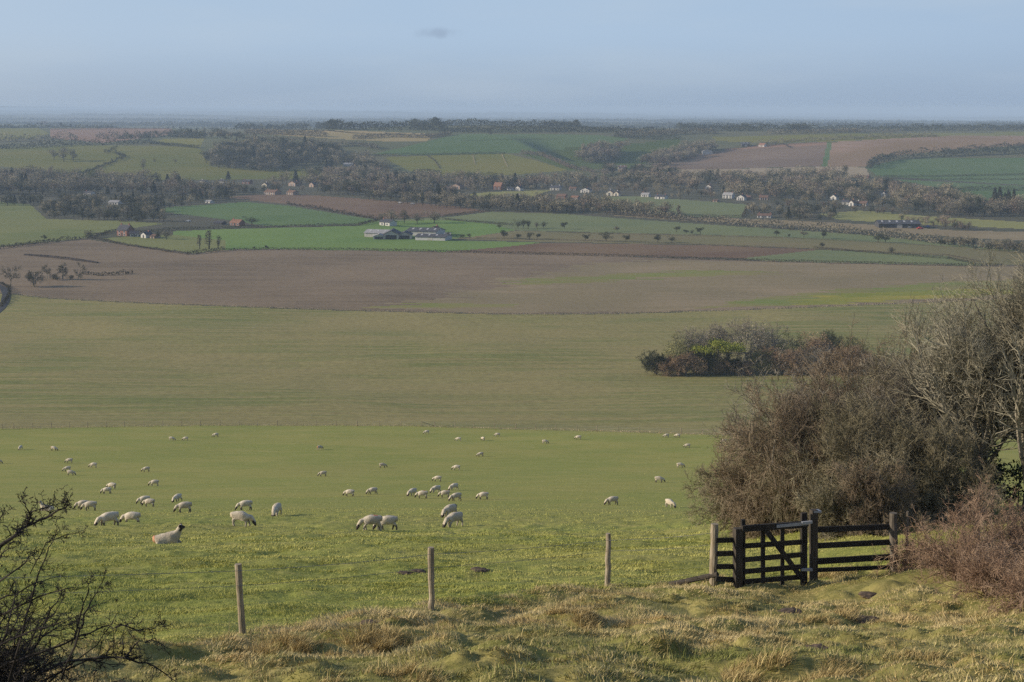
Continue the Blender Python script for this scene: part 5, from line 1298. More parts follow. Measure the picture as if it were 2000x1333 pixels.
# ------------------------------------------------------------------ thorn bush close by at the lower left
def thorn_bush():
    rng = np.random.default_rng(33)
    base = at_depth(-60, 1420, 12.2); base.z = float(height(base.x, base.y, False))
    t = thing('thorn_bush', 'dark leafless thorn bush with crooked spurred twigs in the lower left corner', 'bush', base)
    LIMBS = [  # picture points with depth, thickness in picture points
     ([(-60, 1300), (-20, 1120), (0, 1066), (32, 1042), (46, 1030), (69, 1022), (98, 1007), (126, 993), (136, 985)], 12.0, 9), ([(52, 1028), (58, 1018), (57, 1004), (50, 990), (46, 979)], 12.0, 4), ([(57, 1004), (72, 996), (88, 991), (105, 985)], 12.0, 3.2), ([(128, 992), (130, 984), (124, 976)], 12.0, 3),
     ([(20, 1330), (52, 1203), (75, 1125), (95, 1071), (116, 1038)], 11.7, 4), ([(60, 1120), (90, 1062), (130, 1046), (165, 1036)], 12.2, 2.2), ([(120, 1330), (155, 1230), (172, 1188), (187, 1157), (204, 1128)], 11.8, 4), ([(140, 1260), (160, 1190), (172, 1150), (177, 1137)], 12.1, 3),
     ([(-60, 1330), (0, 1306), (60, 1280), (115, 1263), (160, 1240), (201, 1226), (235, 1222), (262, 1218)], 11.9, 6), ([(235, 1222), (270, 1232), (300, 1228), (318, 1215)], 11.9, 3), ([(-40, 1370), (60, 1325), (115, 1297), (180, 1288), (244, 1284), (287, 1296), (325, 1318), (346, 1333)], 12.1, 7),
     ([(244, 1284), (258, 1268), (272, 1254), (305, 1252), (335, 1268)], 12.1, 4), ([(240, 1284), (242, 1262), (236, 1246)], 12.1, 3), ([(-60, 1260), (0, 1203), (50, 1180), (86, 1163), (130, 1153), (163, 1147)], 12.3, 5), ([(-60, 1220), (-20, 1150), (20, 1120), (50, 1098), (66, 1078)], 11.8, 5),
     ([(-40, 1200), (-10, 1110), (14, 1070), (30, 1056)], 12.4, 4), ([(-60, 1150), (-30, 1070), (-10, 1020), (12, 1000)], 12.2, 5), ([(0, 1380), (70, 1260), (100, 1190), (128, 1150)], 12.4, 5), ([(40, 1390), (110, 1320), (190, 1260), (230, 1196)], 12.5, 4), ([(30, 1400), (150, 1345), (230, 1330), (300, 1345)], 11.6, 5),
     ([(-60, 1400), (-10, 1290), (20, 1210), (34, 1140)], 12.0, 6), ([(-60, 1290), (20, 1250), (90, 1225), (150, 1205)], 11.6, 4.5), ([(-60, 1210), (10, 1165), (70, 1140), (110, 1128)], 11.9, 4)]
    a_, b_ = Geo(), Geo(); sO, sD, sL, sR = [], [], [], []
    lvl0 = []
    for pts, dep, th in LIMBS:
        wp = [at_depth(u, v, dep + .12 * math.sin(i * 1.7 + u)) for i, (u, v) in enumerate(pts)]
        P = np.array([p - base for p in wp]); fine = []
        for i in range(len(P) - 1):
            for q in range(3): fine.append(P[i] + (P[i+1] - P[i]) * q / 3 + rng.normal(0, .006, 3))
        fine.append(P[-1]); fine = np.array(fine); m = .0042
        rad = np.linspace(th * m * .55, max(1.1, th * .22) * m * .5, len(fine))
        poly_tube(a_, fine, rad, 6, jit=.12, rng=rng)
        d = unit(np.gradient(fine, axis=0))
        n = int(len(fine) * 1.5); i = rng.integers(1, len(fine), n)
        sO.append(fine[i]); sD.append(turn(d[i], np.radians(rng.normal(52, 15, n)), rng.uniform(0, 6.283, n))); sL.append(rng.uniform(.05, .16, n)); sR.append(np.minimum(rad[i] * .6, .006))
    # inner tangle from the foot
    n = 34; an = rng.uniform(0, 6.283, n); s = rng.uniform(.2, 1.1, n)
    O = np.zeros((n, 3)); O[:, 2] = -.1; D = np.stack([np.cos(an) * s + .25, np.sin(an) * s * .6, np.ones(n)], 1)
    inner = grow(rng, O, D, rng.uniform(.9, 1.7, n), np.full(n, .013), [dict(seg=6, wob=.2, up=-.03, n=11, t0=.2, ang=50, angv=18, lr=.42, rr=.6, rmin=.004), dict(seg=4, wob=.25, n=8, t0=.1, ang=52, angv=18, lr=.45, rr=.7, rmin=.0032), dict(seg=2, wob=.25, n=2, t0=.2, ang=60, angv=18, lr=.4, rr=.8, rmin=.0025), dict(seg=1)])
    inner = fit(inner, 1.05, 1.1)
    tubes(a_, inner[0], 5)
    for q in inner[1:]: tubes(b_, q, 3)
    tw = grow(rng, np.concatenate(sO), np.concatenate(sD), np.concatenate(sL), np.concatenate(sR), [dict(seg=4, wob=.24, up=.03, n=4, t0=.1, ang=58, angv=18, lr=.36, rr=.75, rmin=.0028), dict(seg=2, wob=.25, n=2, t0=.2, ang=60, angv=15, lr=.42, rr=.85, rmin=.0026, taper=.3), dict(seg=1, taper=.3)])
    for q in tw: tubes(b_, q, 3)
    a_.obj('limbs', B['thorn'], t); b_.obj('twigs', B['thorn'], t)
thorn_bush()

# ------------------------------------------------------------------ timber and wire
def wood_mat(name, a, b, sc=9):
    t = NT(name); c = t.mix(t.rng(t.noise(sc, (3, 3, .5), 0, 5, .65), .35, .65), a, b)
    c = t.mix(t.rng(t.noise(2.2, detail=4), .45, .7, 0, .5), c, mul(a, .6)); t.bump(t.noise(22, (3, 3, .5), 0, 4, .6), .6, .01)
    return t.out(c)
m_post = wood_mat('post_wood', (.25, .20, .13), (.40, .34, .25)); m_gate = wood_mat('gate_wood_shaded', (.026, .023, .02), (.055, .048, .04))  # gate timber is near black: the shade on its face is in the colour
m_oak = wood_mat('weathered_wood', (.10, .085, .068), (.19, .165, .13)); m_gpost = wood_mat('gate_post_wood_shaded', (.045, .038, .03), (.085, .073, .058)); m_wire = plain_mat('wire_steel', (.16, .16, .16), (.26, .26, .26), 8, .5)  # gate posts: weathered wood darkened to carry the shade on their near sides
m_steel = plain_mat('galvanised_steel', (.30, .31, .32), (.40, .41, .42), 8, .45)

def round_post(parent, base, top, r, mat, name='post', seed=0, knob=.04, lean=(0, 0)):
    rng = np.random.default_rng(seed); g = Geo(); zs = np.linspace(-.35, top, 9); o = Vector(base)
    pts = [(o.x + lean[0] * max(z, 0) / top + rng.normal(0, .006), o.y + lean[1] * max(z, 0) / top, o.z + z) for z in zs]
    poly_tube(g, pts, r * (1.04 - .06 * np.linspace(0, 1, 9)) * (1 + rng.normal(0, knob, 9)), 12, jit=.02, rng=rng)
    return g.obj(name, mat, parent)

def ground_at(X, Y): return Vector((X, Y, float(height(X, Y))))
PO = [g1(473, 1238), g1(843, 1191), g1(1187, 1146), g1(1393, 1137)]
for p in PO: p.z = float(height(p.x, p.y))
nf = thing('wire_fence', 'barbed wire fence on three round posts along the top of the bank', 'fence')
HT = [1.22, 1.22, 1.2, 1.28]
for k, p in enumerate(PO[:3]):
    round_post(nf, p, HT[k], .058, m_post, 'post', 20 + k, lean=((-.03, 0), (.0, 0), (.0, 0))[k])
left_end = Vector((PO[0].x - 5.6, PO[0].y - 6.0, 0)); left_end.z = float(height(left_end.x, left_end.y))
line = [left_end] + PO
def wire(parent, hts, r, sag=.03, barbs=False, seed=0):
    g = Geo(); rng = np.random.default_rng(seed)
    for i in range(len(line) - 1):
        a = line[i] + Vector((0, -.06, hts[min(i, len(hts) - 1)])); b = line[i+1] + Vector((0, -.06, hts[min(i + 1, len(hts) - 1)]))
        pts = [a.lerp(b, q / 10) - Vector((0, 0, sag * math.sin(math.pi * q / 10))) for q in range(11)]
        poly_tube(g, [tuple(x) for x in pts], r, 4)
        if barbs:
            n = int((b - a).length / .14)
            for q in range(1, n):
                c = a.lerp(b, q / n) - Vector((0, 0, sag * math.sin(math.pi * q / n))); d = Vector(rng.normal(0, 1, 3)).normalized() * .018
                poly_tube(g, [tuple(c - d), tuple(c + d)], r * .8, 3)
    return g.obj('barbed_wire' if barbs else 'wire', m_wire, parent)
wire(nf, [1.12, 1.12, 1.10, 1.06, 1.1], .0042, .03, True, 1)
wire(nf, [.86, .86, .84, .82, .84], .0035)
for h in (.70, .52, .36, .2, .08): wire(nf, [h], .0013, .015)

sp_ = thing('strut_log', 'fallen leaning strut log at the foot of the end post left of the gate', 'log', PO[3])
g = Geo(); a = at_depth(1402, 1122, PO[3].y - .12); b = g1(1308, 1144); b.z += .02
poly_tube(g, [tuple(a - PO[3]), tuple((a.lerp(b, .5)) - PO[3]), tuple(b - PO[3])], [.055, .06, .062], 9, jit=.03, rng=np.random.default_rng(4)); g.obj('timber', m_gpost, sp_)

# the gate line, a vertical plane through the foot of the latch post and the end post
G0 = g1(1441, 1144); ang = math.radians(17); GD = Vector((math.cos(ang), math.sin(ang), 0)); GN = Vector((-math.sin(ang), math.cos(ang), 0))
def on_gate(u, v, off=0.0):
    r = ray(u, v); o = Vector((0, 0, CZ)); q = G0 + GN * off; s = (q - o).dot(GN) / r.dot(GN); return o + r * s
def gbeam(parent, name, pa, pb, wpx, depth, mat, off=0.0):
    a = on_gate(*pa, off); b = on_gate(*pb, off); w_ = wpx * mpp((a + b) / 2); g = Geo()
    d = (b - a).normalized(); a2, b2 = a, b
    if abs(d.z) > .9:
        beam(g, a2, b2, w_, depth, up=GN)
    else: beam(g, a2, b2, depth, w_, up=(0, 0, 1))
    return g.obj(name, mat, parent)

lf = thing('rail_fence', 'short three railed panel between the end post and the latch post', 'fence', PO[3])
def rel(o, t):
    """keep the world place of a child whose parent Empty stands elsewhere"""
    o.matrix_parent_inverse = Matrix.Translation(-t.location); return o
rel(round_post(lf, PO[3], 1.28, .085, m_post, 'post', 31), lf)
for va, vb in ((1056, 1055), (1082, 1081), (1107, 1107), (1131, 1133)): rel(gbeam(lf, 'rail', (1398, va), (1440, vb), 10, .035, m_gate, .05), lf)
rel(gbeam(lf, 'latch_post', (1441, 1152), (1441, 1032), 15, .16, m_gpost), lf)

gt = thing('wooden_gate', 'dark wooden gate with five bars, two uprights and a diagonal brace', 'gate', G0)
rel(gbeam(gt, 'latch_stile', (1451, 1146), (1451, 1015), 8, .07, m_gate, .0), gt)
rel(gbeam(gt, 'hinge_stile', (1570, 1143), (1570, 1002), 12, .08, m_gate, .0), gt)
rel(gbeam(gt, 'top_bar', (1449, 1033), (1577, 1024), 12, .075, m_gate, -.075), gt)
for va, vb in ((1067, 1059), (1094, 1083.5), (1117, 1107), (1137, 1127)): rel(gbeam(gt, 'bar', (1453, va), (1568, vb), 10, .03, m_gate, -.055), gt)
rel(gbeam(gt, 'upright', (1490, 1150), (1490, 1034), 9, .03, m_gate, -.02), gt); rel(gbeam(gt, 'upright', (1528, 1142), (1528, 1030), 8, .03, m_gate, -.02), gt)
rel(gbeam(gt, 'diagonal_brace', (1496, 1036), (1573, 1139), 10, .03, m_gate, -.087), gt)
rel(gbeam(gt, 'latch_strap', (1517, 1028.5), (1580, 1022.5), 6, .012, m_steel, -.12), gt)

rf = thing('rail_fence', 'four railed dark panel from the hinge post to the knobbly end post', 'fence', G0)
rel(gbeam(rf, 'hinge_post', (1589, 1146), (1589, 996), 12, .15, m_gpost, .0), rf)
rel(gbeam(rf, 'post_cap', (1586, 998.5), (1601, 998.5), 4, .16, m_steel, .0), rf)
for (va, vb, w_) in ((1035, 1029, 11), (1066.5, 1059, 11), (1097, 1088, 12), (1114, 1108, 8)): rel(gbeam(rf, 'rail', (1593, va), (1742, vb), w_, .04, m_gate, .06), rf)
pe = on_gate(1746, 1108); pe.z -= .05
rel(round_post(rf, pe, 1.27, .085, m_oak, 'end_post', 44, .10, (-.06, 0)), rf)
pt = on_gate(1769, 1110)
tp = thing('post', 'thin grey post standing by itself right of the knobbly end post', 'post', pt)
rel(round_post(tp, pt, 1.28, .03, m_oak, 'stake', 45, .05), tp)
rel(gbeam(gt, 'hinge', (1566, 1113), (1586, 1113), 5, .05, m_steel, -.09), gt); rel(gbeam(gt, 'hinge', (1566, 1022), (1586, 1020), 5, .05, m_steel, -.12), gt)

# fence between pasture and crop field
ff = thing('stock_fence', 'long post and wire fence between pasture and crop field', 'fence')
FU = [-22, 5, 27, 64, 101, 136, 171, 208, 243, 281, 318, 355, 391, 430, 467, 503, 542, 580, 618, 657, 698, 741, 783, 824, 849, 888, 926, 966, 1007, 1046, 1086, 1127, 1166, 1207, 1248, 1290, 1331, 1372, 1412, 1452]
fv = lambda u: float(np.interp(u, [-1200, 0, 200, 420, 800, 950, 1150, 1380, 1600, 3200], [836, 838, 834, 831, 832, 837, 842, 849, 854, 872])) + 1.0
FP = ground(FU, [fv(u) for u in FU], False)
for k, p in enumerate(FP):
    g = Geo(); h = prng.uniform(1.05, 1.25); ln = prng.uniform(-.06, .06)
    poly_tube(g, [(p[0], p[1], p[2] - .3), (p[0] + ln, p[1], p[2] + h)], .05 if k % 4 else .075, 6); g.obj('post', m_post, ff)
for h in (1.0, .75, .45):
    g = Geo(); poly_tube(g, FP + [0, 0, h], .008, 3); g.obj('wire', m_wire, ff)
g = Geo(); a = FP[23]; poly_tube(g, [(a[0] + .1, a[1], a[2] + .95), (a[0] + 2.6, a[1], a[2] + .1)], .05, 5); g.obj('strut', m_oak, ff)

# ------------------------------------------------------------------ sheep
m_wool = NT('fleece'); _c = m_wool.mix(m_wool.rng(m_wool.noise(3.0, detail=5), .35, .65), (.55, .47, .35), (.73, .64, .49)); m_wool.bump(m_wool.noise(24, detail=4), .9, .03)
_oi = m_wool.n.new('ShaderNodeObjectInfo'); m_wool = m_wool.out(m_wool.mix(_oi.outputs['Random'], m_wool.mix(1.0, _c, (.78, .78, .78), 'MULTIPLY'), _c))
m_face = plain_mat('dark_face', (.03, .026, .024), (.06, .05, .045), 9); m_leg = plain_mat('pale_leg', (.32, .28, .22), (.45, .40, .33), 9); m_dleg = plain_mat('dark_leg', (.05, .045, .04), (.20, .17, .14), 9)
m_blue = plain_mat('blue_marker', (.10, .22, .42), (.16, .30, .5), 9); m_redm = plain_mat('red_marker', (.45, .12, .08), (.55, .18, .12), 9); m_rust = plain_mat('rust_marker', (.5, .22, .12), (.55, .30, .19), 9)
m_rust2 = plain_mat('dark_rump', (.12, .10, .085), (.17, .145, .12), 9)

def sheep_mesh(pose, mark, seed=0):
    """one skin grown over a skeleton; looks along -x"""
    rs = random.Random(seed); V, E, RAD = [], [], []
    def node(p, r, par=None):
        V.append(p); RAD.append(r if isinstance(r, tuple) else (r, r))
        if par is not None: E.append((par, len(V) - 1))
        return len(V) - 1
    if pose == 'lie':
        dz = -.29
    else: dz = 0
    j = lambda: rs.uniform(-.03, .03)
    pel = node((.30, 0, .57 + dz), (.235, .265)); mid = node((.04, 0, .555 + dz), (.265, .29), pel); che = node((-.23, 0, .545 + dz), (.225, .255), mid)
    rump = node((.43, 0, .55 + dz), (.17, .20), pel); tail = node((.505, 0, .42 + dz), (.05, .06), rump)
    if pose == 'lie':
        nk = node((-.38, 0, .44), (.17, .17), che); n2 = node((-.43, 0, .60), (.12, .12), nk); hd = node((-.48, .02, .72), (.085, .085), n2); mz = node((-.63, .05, .66), (.052, .052), hd)
        ear = [node((-.45, s * .14, .76), (.028, .02), hd) for s in (-1, 1)]
        for s in (-1, 1):
            f1 = node((-.30, s * .14, .12), (.08, .08), che); node((-.46, s * .13, .05), (.045, .045), f1)
            b1 = node((.30, s * .20, .12), (.12, .11), pel); node((.02, s * .26, .05), (.05, .05), b1)
    else:
        t = {'graze': 0, 'graze2': .12, 'up': 0}[pose]
        if pose == 'up':
            nk = node((-.44, 0, .66), (.13, .13), che); hd = node((-.56, 0, .80), (.08, .08), nk); mz = node((-.72, 0, .73), (.05, .05), hd); ear = [node((-.54, s * .14, .83), (.026, .02), hd) for s in (-1, 1)]
        else:
            nk = node((-.40, t * .5, .46), (.16, .17), che); n2 = node((-.51, t, .33), (.11, .115), nk); hd = node((-.575, t * 1.3, .215), (.08, .085), n2); mz = node((-.625, t * 1.6, .07), (.05, .05), hd)
            ear = [node((-.545, t * 1.3 + s * .14, .26), (.026, .02), hd) for s in (-1, 1)]
        for s in (-1, 1):
            x = j() * 2; f1 = node((-.22, s * .11, .36), (.085, .08), che); f2 = node((-.25 + x, s * .115, .20), (.042, .04), f1); node((-.24 + x * 1.8, s * .115, .0), (.036, .036), f2)
            x = j() * 2.4; b1 = node((.33, s * .12, .38), (.12, .11), pel); b2 = node((.40 + x, s * .12, .21), (.045, .045), b1); node((.36 + x * 1.5, s * .12, .0), (.036, .036), b2)
    me = bpy.data.meshes.new('sheep_skeleton'); me.from_pydata(V, E, []); ob = bpy.data.objects.new('sheep_skeleton', me); COL.objects.link(ob)
    md = ob.modifiers.new('skin', 'SKIN'); md.use_smooth_shade = True; md.branch_smoothing = .6
    if not me.skin_vertices: me.skin_vertices.new()
    for i, r in enumerate(RAD): me.skin_vertices[0].data[i].radius = r
    me.skin_vertices[0].data[0].use_root = True
    sb = ob.modifiers.new('sub', 'SUBSURF'); sb.levels = 2; sb.render_levels = 2
    dg = bpy.context.evaluated_depsgraph_get(); out = bpy.data.meshes.new_from_object(ob.evaluated_get(dg)); bpy.data.objects.remove(ob)
    out.name = 'sheep_body'; out.materials.clear()
    for m_ in (m_wool, m_face, m_leg if seed % 2 else m_dleg, {'blue': m_blue, 'red': m_redm, 'rust': m_rust, 'dark': m_rust2}.get(mark, m_wool)): out.materials.append(m_)
    N = len(out.polygons)
    hx = V[hd][0]; hz = V[hd][2]; mv = Vector(V[mz]) - Vector(V[hd])
    rn = random.Random(3)
    for v_ in out.vertices:                                  # uneven fleece
        if v_.co.z > .3 + dz * .7 and v_.co.x > -.5: v_.co += v_.normal * rn.uniform(-.010, .012)
    for p in out.polygons:
        c = p.center; k = 0
        if (c - Vector(V[hd])).dot(mv) > (.1 if pose == 'lie' else -.3) * mv.length ** 2 and (pose != 'lie' or c.z > .56) and c.x < hx + .07: k = 1
        if min((c - Vector(V[e])).length for e in ear) < .09: k = 1
        if pose != 'lie' and c.z < .285 and c.x > -.45: k = 2
        if pose == 'lie' and c.z < .09 and c.x < -.40: k = 2
        if k == 0 and mark:
            if mark == 'blue' and abs(c.x - .2) < .1 and c.z > .78 + dz: k = 3
            if mark == 'red' and abs(c.x - .22) < .09 and c.z > .70 + dz: k = 3
            if mark == 'rust' and c.x > .44: k = 3
            if mark == 'dark' and c.x > .42: k = 3
        p.material_index = k; p.use_smooth = True
    return out

SM = {}
def sheep(u, v, face, label, pose='graze', mark=None, turn_=0.0, size=1.0):
    """face: L, R or C (towards the eye); the foot point is u, v"""
    key = (pose, mark, prng.randrange(3))
    if key not in SM: SM[key] = sheep_mesh(*key)
    p = g1(u, v, False); p.z = float(height(p.x, p.y)) - (.02 if pose != 'lie' else .05)
    rz = {'L': 0, 'R': math.pi, 'C': math.pi / 2, 'B': -math.pi / 2}[face] + math.radians(turn_ + prng.uniform(-12, 12))
    o = link('sheep', SM[key], None, p, rz, size * prng.uniform(.98, 1.09))
    o.rotation_euler.x = 0
    return tag(o, label, 'sheep', 'flock of sheep on the pasture')

SHEEP = [
 (40, 879, 'C', 'tiny far sheep near the left edge seen end on', {}), (106, 881, 'R', 'far sheep with rusty rump facing right, near the left edge', dict(mark='rust')), (-3, 906, 'R', 'sheep cut off by the left edge, only its head showing', {}),
 (135, 905, 'L', 'top sheep of the left edge trio, facing left', {}), (131, 921, 'L', 'middle sheep of the left edge trio', dict(turn_=25)), (139, 929, 'R', 'lowest sheep of the left edge trio, facing right', {}), (182, 914, 'L', 'sheep grazing alone just right of the left edge trio', {}),
 (285, 922, 'L', 'sheep grazing alone above the single one of the second row at left', {}), (301, 950, 'L', 'sheep with a long shadow right of the overlapping left pair', {}), (218, 956, 'L', 'rear sheep of the small pair at left with long shadows', dict(turn_=-15)), (208, 965, 'L', 'front sheep of the small pair at left with long shadows', dict(turn_=15)),
 (161, 995, 'L', 'rear sheep of the pair beside the thorn bush tip', dict(turn_=20)), (175, 998, 'L', 'front sheep of the pair beside the thorn bush tip', {}), (281, 985, 'L', 'rear sheep of the overlapping pair above the resting sheep', dict(turn_=20)), (291, 990, 'L', 'front sheep of the overlapping pair above the resting sheep', {}),
 (346, 981, 'C', 'sheep grazing towards the viewer right of the overlapping pair', dict(turn_=-30)), (359, 1003, 'L', 'sheep grazing left just below the one that faces the viewer', {}), (211, 1029, 'L', 'larger sheep nearest the thorn bush, left of its twin', dict(turn_=35)), (256, 1020, 'L', 'larger sheep right of the one nearest the thorn bush', {}),
 (92, 998, 'L', 'pale sheep half hidden by the thorn bush tip', dict(pose='lie')), (328, 1060, 'R', 'resting sheep with raised black head and rusty rump', dict(pose='lie', mark='rust', size=.86)),
 (336, 861, 'R', 'left sheep of the far pair at the top left, facing right', {}), (362, 861, 'L', 'right sheep of the far pair at the top left, facing left', {}), (421, 854, 'L', 'far sheep closest to the fence on the left half', {}), (625, 879, 'R', 'far sheep with rusty back near the picture centre left', dict(mark='rust', turn_=35)),
 (748, 914, 'R', 'sheep facing right alone above the centre flock', {}), (630, 931, 'L', 'sheep with dark head alone left of the centre flock', dict(turn_=10)), (682, 970, 'L', 'left sheep of the two left of the centre flock', {}), (727, 966, 'L', 'right sheep of the two left of the centre flock', dict(turn_=20)),
 (478, 997, 'L', 'sheep with black head just above the big right facing one', {}), (540, 1006, 'C', 'sheep facing the viewer head on in the left half', {}), (473, 1029, 'R', 'big sheep facing right with dark head in the left half', {}),
 (724, 1038, 'L', 'biggest sheep with a red spot on its back', dict(mark='red')), (755, 1034, 'L', 'big sheep with blue mark standing behind the biggest one', dict(mark='blue')),
 (833, 848, 'L', 'far sheep nearest the fence at picture centre', {}), (895, 862, 'L', 'left sheep of the far trio at centre', {}), (943, 861, 'B', 'middle sheep of the far trio, seen end on', dict(turn_=35)), (971, 853, 'L', 'right sheep of the far trio at centre', {}), (1065, 867, 'R', 'far sheep facing right alone at centre right', {}),
 (1129, 859, 'L', 'far sheep facing left alone at centre right near the fence', {}), (938, 892, 'L', 'pinkish sheep alone below the far trio', dict(mark='rust')), (891, 919, 'L', 'sheep alone at the top of the centre flock', {}), (854, 941, 'L', 'sheep second from the top of the centre flock', {}),
 (851, 963, 'L', 'round sheep at the middle left of the centre flock', dict(turn_=25)), (886, 958, 'L', 'sheep turned half away at the right of the centre flock', dict(turn_=40)), (805, 969, 'L', 'leftmost sheep of the centre flock, turned to the viewer', dict(turn_=45)), (824, 974, 'L', 'sheep with red rump at the left of the centre flock', dict(mark='red')),
 (868, 972, 'L', 'red marked sheep in the middle of the centre flock', dict(mark='red')), (890, 979, 'L', 'sheep with dark head at the bottom of the centre flock', dict(turn_=20)), (943, 976, 'L', 'red marked sheep standing right of the centre flock', dict(mark='red')), (878, 1009, 'L', 'grey sheep hidden behind the one with blue wool', dict(turn_=40, mark='dark')),
 (886, 1028, 'L', 'large pale sheep with blue mark on its wool below the centre flock', dict(mark='blue', turn_=30)), (1301, 855, 'L', 'left sheep of the far pair under the fence at right', {}), (1323, 855, 'L', 'right sheep of the far pair under the fence at right', {}), (1342, 875, 'L', 'far sheep just below the far pair at right', {}),
 (1329, 914, 'R', 'grey sheep facing right near the thicket edge', {}), (1288, 943, 'R', 'pale sheep facing right above the two large ones at right', {}), (1195, 987, 'L', 'creamy sheep facing left alone at right', dict(turn_=20)), (1309, 992, 'R', 'creamy sheep facing right and towards the viewer beside the thicket', dict(turn_=-40)), (1414, 866, 'L', 'far sheep showing as a white speck at the thicket edge', {}),
]
for u, v, f, lab, kw in SHEEP: sheep(u, v, f, lab, **kw)

# ------------------------------------------------------------------ molehills
m_mole = plain_mat('mole_soil', (.075, .055, .04), (.13, .095, .068), 14)
for k, (u, v, r, lab) in enumerate([(792, 1120, .2, 'left molehill of the pair by the second fence post'), (817, 1117, .2, 'right molehill of the pair by the second fence post'), (936, 1114, .22, 'dark flattened molehill right of the second fence post'), (1700, 1163, .24, 'molehill on the bank below the rail fence'), (1545, 1197, .26, 'crumbly molehill on the bank below the gate'), (1690, 1213, .28, 'dark molehill on the bank in front of the bramble'), (720, 1219, .2, 'molehill behind the tall dry tussock'), (1600, 1267, .2, 'small molehill near the bottom right')]):
    p = g1(u, v); p.z = float(height(p.x, p.y)); rng = np.random.default_rng(k + 5); g = Geo(); bm = bmesh.new(); bmesh.ops.create_icosphere(bm, subdivisions=3, radius=1)
    vs = np.array([v_.co for v_ in bm.verts]); fs = np.array([[x.index for x in f_.verts] for f_ in bm.faces]); bm.free()
    vs = vs * (1 + .5 * vnoise(vs[:, 0] * 4 + k, vs[:, 1] * 4 + vs[:, 2] * 3, k)[:, None]) * [r, r * .8, r * .24]; g.add(vs + np.array(p), fs)
    tag(g.obj('molehill', m_mole, smooth=False), lab, 'molehill', 'molehills')

# ------------------------------------------------------------------ grass: blades over the bank and the near pasture
m_blade = NT('grass_blade'); _a = m_blade.attr('Col'); m_blade.bsdf.inputs['Roughness'].default_value = .7
m_blade = m_blade.out(_a)
def blades(name, X, Y, H, Wd, LD, lean, colr, label, rng, dz=0, extra=None):
    n = len(X); Z = height(X, Y) - .015 + dz
    az = rng.uniform(0, 6.283, n); sx, sy = np.cos(az) * Wd / 2, np.sin(az) * Wd / 2
    lx, ly = np.cos(LD) * lean * H, np.sin(LD) * lean * H; hz = H * np.sqrt(np.clip(1 - lean ** 2 * .8, .08, 1))
    V = np.zeros((n, 5, 3))
    V[:, 0] = np.stack([X - sx, Y - sy, Z], 1); V[:, 1] = np.stack([X + sx, Y + sy, Z], 1)
    V[:, 2] = np.stack([X - sx * .7 + lx * .38, Y - sy * .7 + ly * .38, Z + hz * .62], 1); V[:, 3] = np.stack([X + sx * .7 + lx * .38, Y + sy * .7 + ly * .38, Z + hz * .62], 1)
    V[:, 4] = np.stack([X + lx, Y + ly, Z + hz], 1)
    b = np.arange(n)[:, None] * 5; g = Geo()
    g.add(V.reshape(-1, 3), b + np.array([[0, 1, 3, 2]]), 0, np.repeat(colr, 5, 0)); g.f.append((b + np.array([[2, 3, 4]]), 0))
    if extra is not None: g.add(extra[0], extra[1], 0, np.array(A(66, 54, 38)))
    return tag(g.obj(name, m_blade), label, 'grass', kind='stuff')

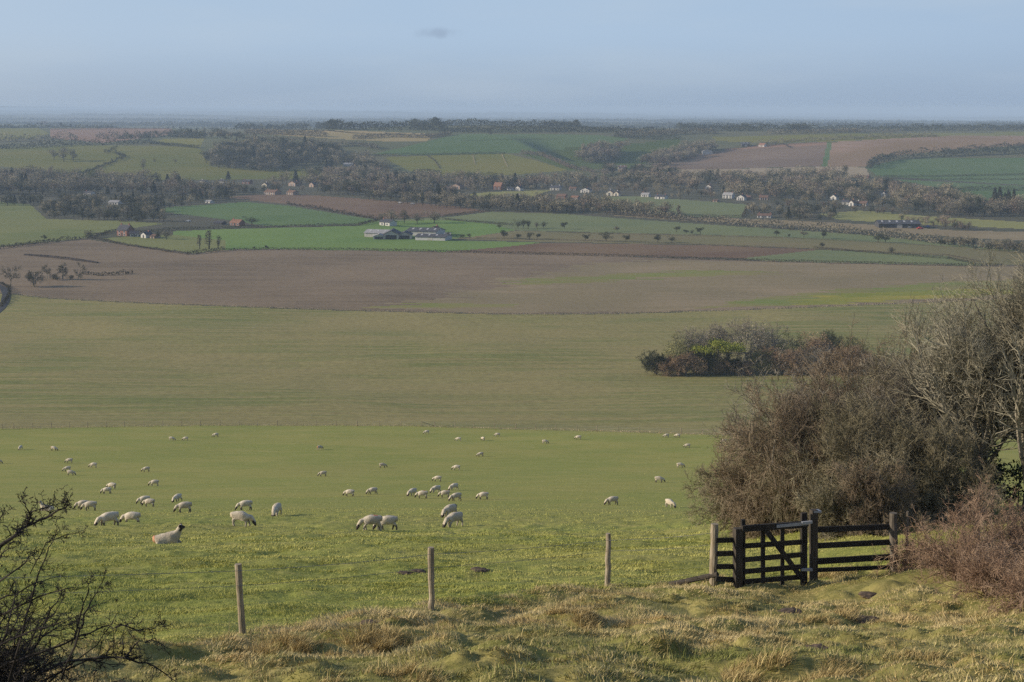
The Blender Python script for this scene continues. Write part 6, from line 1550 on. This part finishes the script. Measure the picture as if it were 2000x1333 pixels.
def lerp3(t, a, b): return np.asarray(a)[None] * (1 - t[:, None]) + np.asarray(b)[None] * t[:, None]
def bank_grass():
    rng = np.random.default_rng(12); n = 960000
    Y = np.sqrt(rng.uniform(13.5 ** 2, 40 ** 2, n)); X = rng.uniform(-.46, .46, n) * Y
    ok = (Y < fence_y(X) + .5); X, Y = X[ok], Y[ok]
    clump = fbm(X / .55, Y / .5, 51, 3); big = fbm(X / 3.2, Y / 2.4, 57, 3); worn = sstep(.0, .5, 1 - np.hypot((X - 9.8) / 4.6, (Y - 30.0) / 1.7))
    keep = rng.random(len(X)) < np.clip(.75 + .9 * clump + 4 * mounds(X, Y), .4, 1); X, Y, clump, big, worn = X[keep], Y[keep], clump[keep], big[keep], worn[keep]
    n = len(X); edge = sstep(-1.5, .2, Y - fence_y(X))
    H = (.045 + .10 * np.clip(clump + .12, 0, 1) + .04 * np.clip(big, 0, 1)) * rng.uniform(.6, 1.35, n) * (1 - .72 * worn) * (1 + .15 * edge)
    tall = rng.random(n) < .012; H[tall] *= 2.2
    LD = 6.283 * fbm(X / 1.3, Y / 1.1, 63, 2) * 1.4 + rng.normal(0, .8, n); lean = np.clip(rng.normal(.8, .17, n), .1, .98); lean[tall] = rng.uniform(.1, .5, tall.sum())
    md = mounds(X, Y); H = H * (1 + 2.2 * md)
    dry = np.clip(.56 + .9 * md + 1.3 * big + .35 * clump + rng.normal(0, .30, n) - .8 * worn - .2 * edge, 0, 1)
    col = lerp3(dry, A(96, 102, 60), A(162, 150, 120))
    red = sstep(.13, .32, fbm(X / 1.9, Y / 1.3, 71, 3)) * rng.random(n); col = col * (1 - red[:, None] * .6) + np.array(A(150, 128, 100))[None] * red[:, None] * .6
    col *= rng.uniform(.85, 1.5, (n, 1))
    blades('rough_grass', X, Y, H, rng.uniform(.007, .013, n), LD, lean, col, 'rough tussocky winter grass covering the bank', rng)
    # clumps of tall dry stems
    for k, (u, v, r, m, hh, lab) in enumerate([(720, 1262, .5, 2600, .5, 'tall reddish dry tussock between the first two posts'), (590, 1280, .45, 1800, .34, 'dark brown tussock right of the first post'), (730, 1318, .5, 1600, .32, 'dark tussock at the bottom left of the bank'), (1540, 1310, .55, 2400, .42, 'tall dry tussock at the bottom right of the bank'), (1630, 1125, .3, 1500, .42, 'dry reddish tuft at the foot of the hinge post'),
          (1640, 1205, .7, 2600, .34, 'reddish dry grass patch below the rail fence'), (1060, 1205, .5, 1900, .32, 'brown tussock below the third post'), (1440, 1238, .4, 1500, .34, 'dark tussock left of the reddish patch'), (1150, 1215, .4, 1500, .3, 'straw tussock right of the brown one'), (540, 1258, .35, 1400, .36, 'straw tussock at the foot of the first post'), (1830, 1290, .5, 1600, .35, 'straw tussock near the bottom right corner')]):
        c = g1(u, v); nt = 9; an = rng.uniform(0, 6.283, nt); q0 = np.sqrt(rng.random(nt)) * r
        tx, ty, tr, th = c.x + q0 * np.cos(an) * 1.5, c.y + q0 * np.sin(an), rng.uniform(.07, .20, nt), rng.uniform(.5, 1.05, nt) * (1 - .35 * q0 / r)
        i = rng.integers(0, nt, m); a2 = rng.uniform(0, 6.283, m); q = np.sqrt(rng.random(m)) * tr[i]
        X = tx[i] + q * np.cos(a2) * 1.3; Y = ty[i] + q * np.sin(a2)
        col = lerp3(rng.random(m), A(118, 104, 74), A(182, 168, 132)) * rng.uniform(.7, 1.25, (m, 1))
        blades('tussock', X, Y, hh * .85 * th[i] * rng.uniform(.35, 1.15, m), rng.uniform(.005, .009, m), np.where(rng.random(m) < .45, a2, -.5) + rng.normal(0, .5, m), np.clip(rng.normal(.66, .22, m), .05, .96), col, lab, rng)['kind'] = 'thing'
def pasture_grass():
    rng = np.random.default_rng(13); n = 960000
    Y = 1 / np.sqrt(rng.uniform(1 / 300.0 ** 2, 1 / 24.0 ** 2, n)); X = rng.uniform(-.44, .44, n) * Y
    ok = Y > fence_y(X) - .3; X, Y = X[ok], Y[ok]; clump = fbm(X / 1.5, Y / .55, 81, 3); keep = rng.random(len(X)) < np.clip(.75 + .6 * clump, .1, 1); X, Y, clump = X[keep], Y[keep], clump[keep]; n = len(X)
    big = fbm(X / 9, Y / 3.5, 83, 3); H = (.035 + .075 * np.clip(clump + .1, 0, 1)) * rng.uniform(.6, 1.4, n)
    dry = np.clip(.42 + 1.1 * big + .4 * clump + rng.normal(0, .2, n), 0, 1)
    col = lerp3(dry, A(122, 129, 70), A(150, 149, 96)) * rng.uniform(1.0, 1.28, (n, 1))
    ok2 = Y < 292
    X, Y, H, col = X[ok2], Y[ok2], H[ok2], col[ok2]; n = len(X)
    blades('pasture_grass', X, Y, H, .009 * (Y / 25) * rng.uniform(.8, 1.3, n), 6.283 * fbm(X / 2, Y / 2, 87, 2) + rng.normal(0, 1, n), np.clip(rng.normal(.65, .2, n), .1, .97), col, 'short grazed grass of the near pasture', rng)
bank_grass(); pasture_grass()
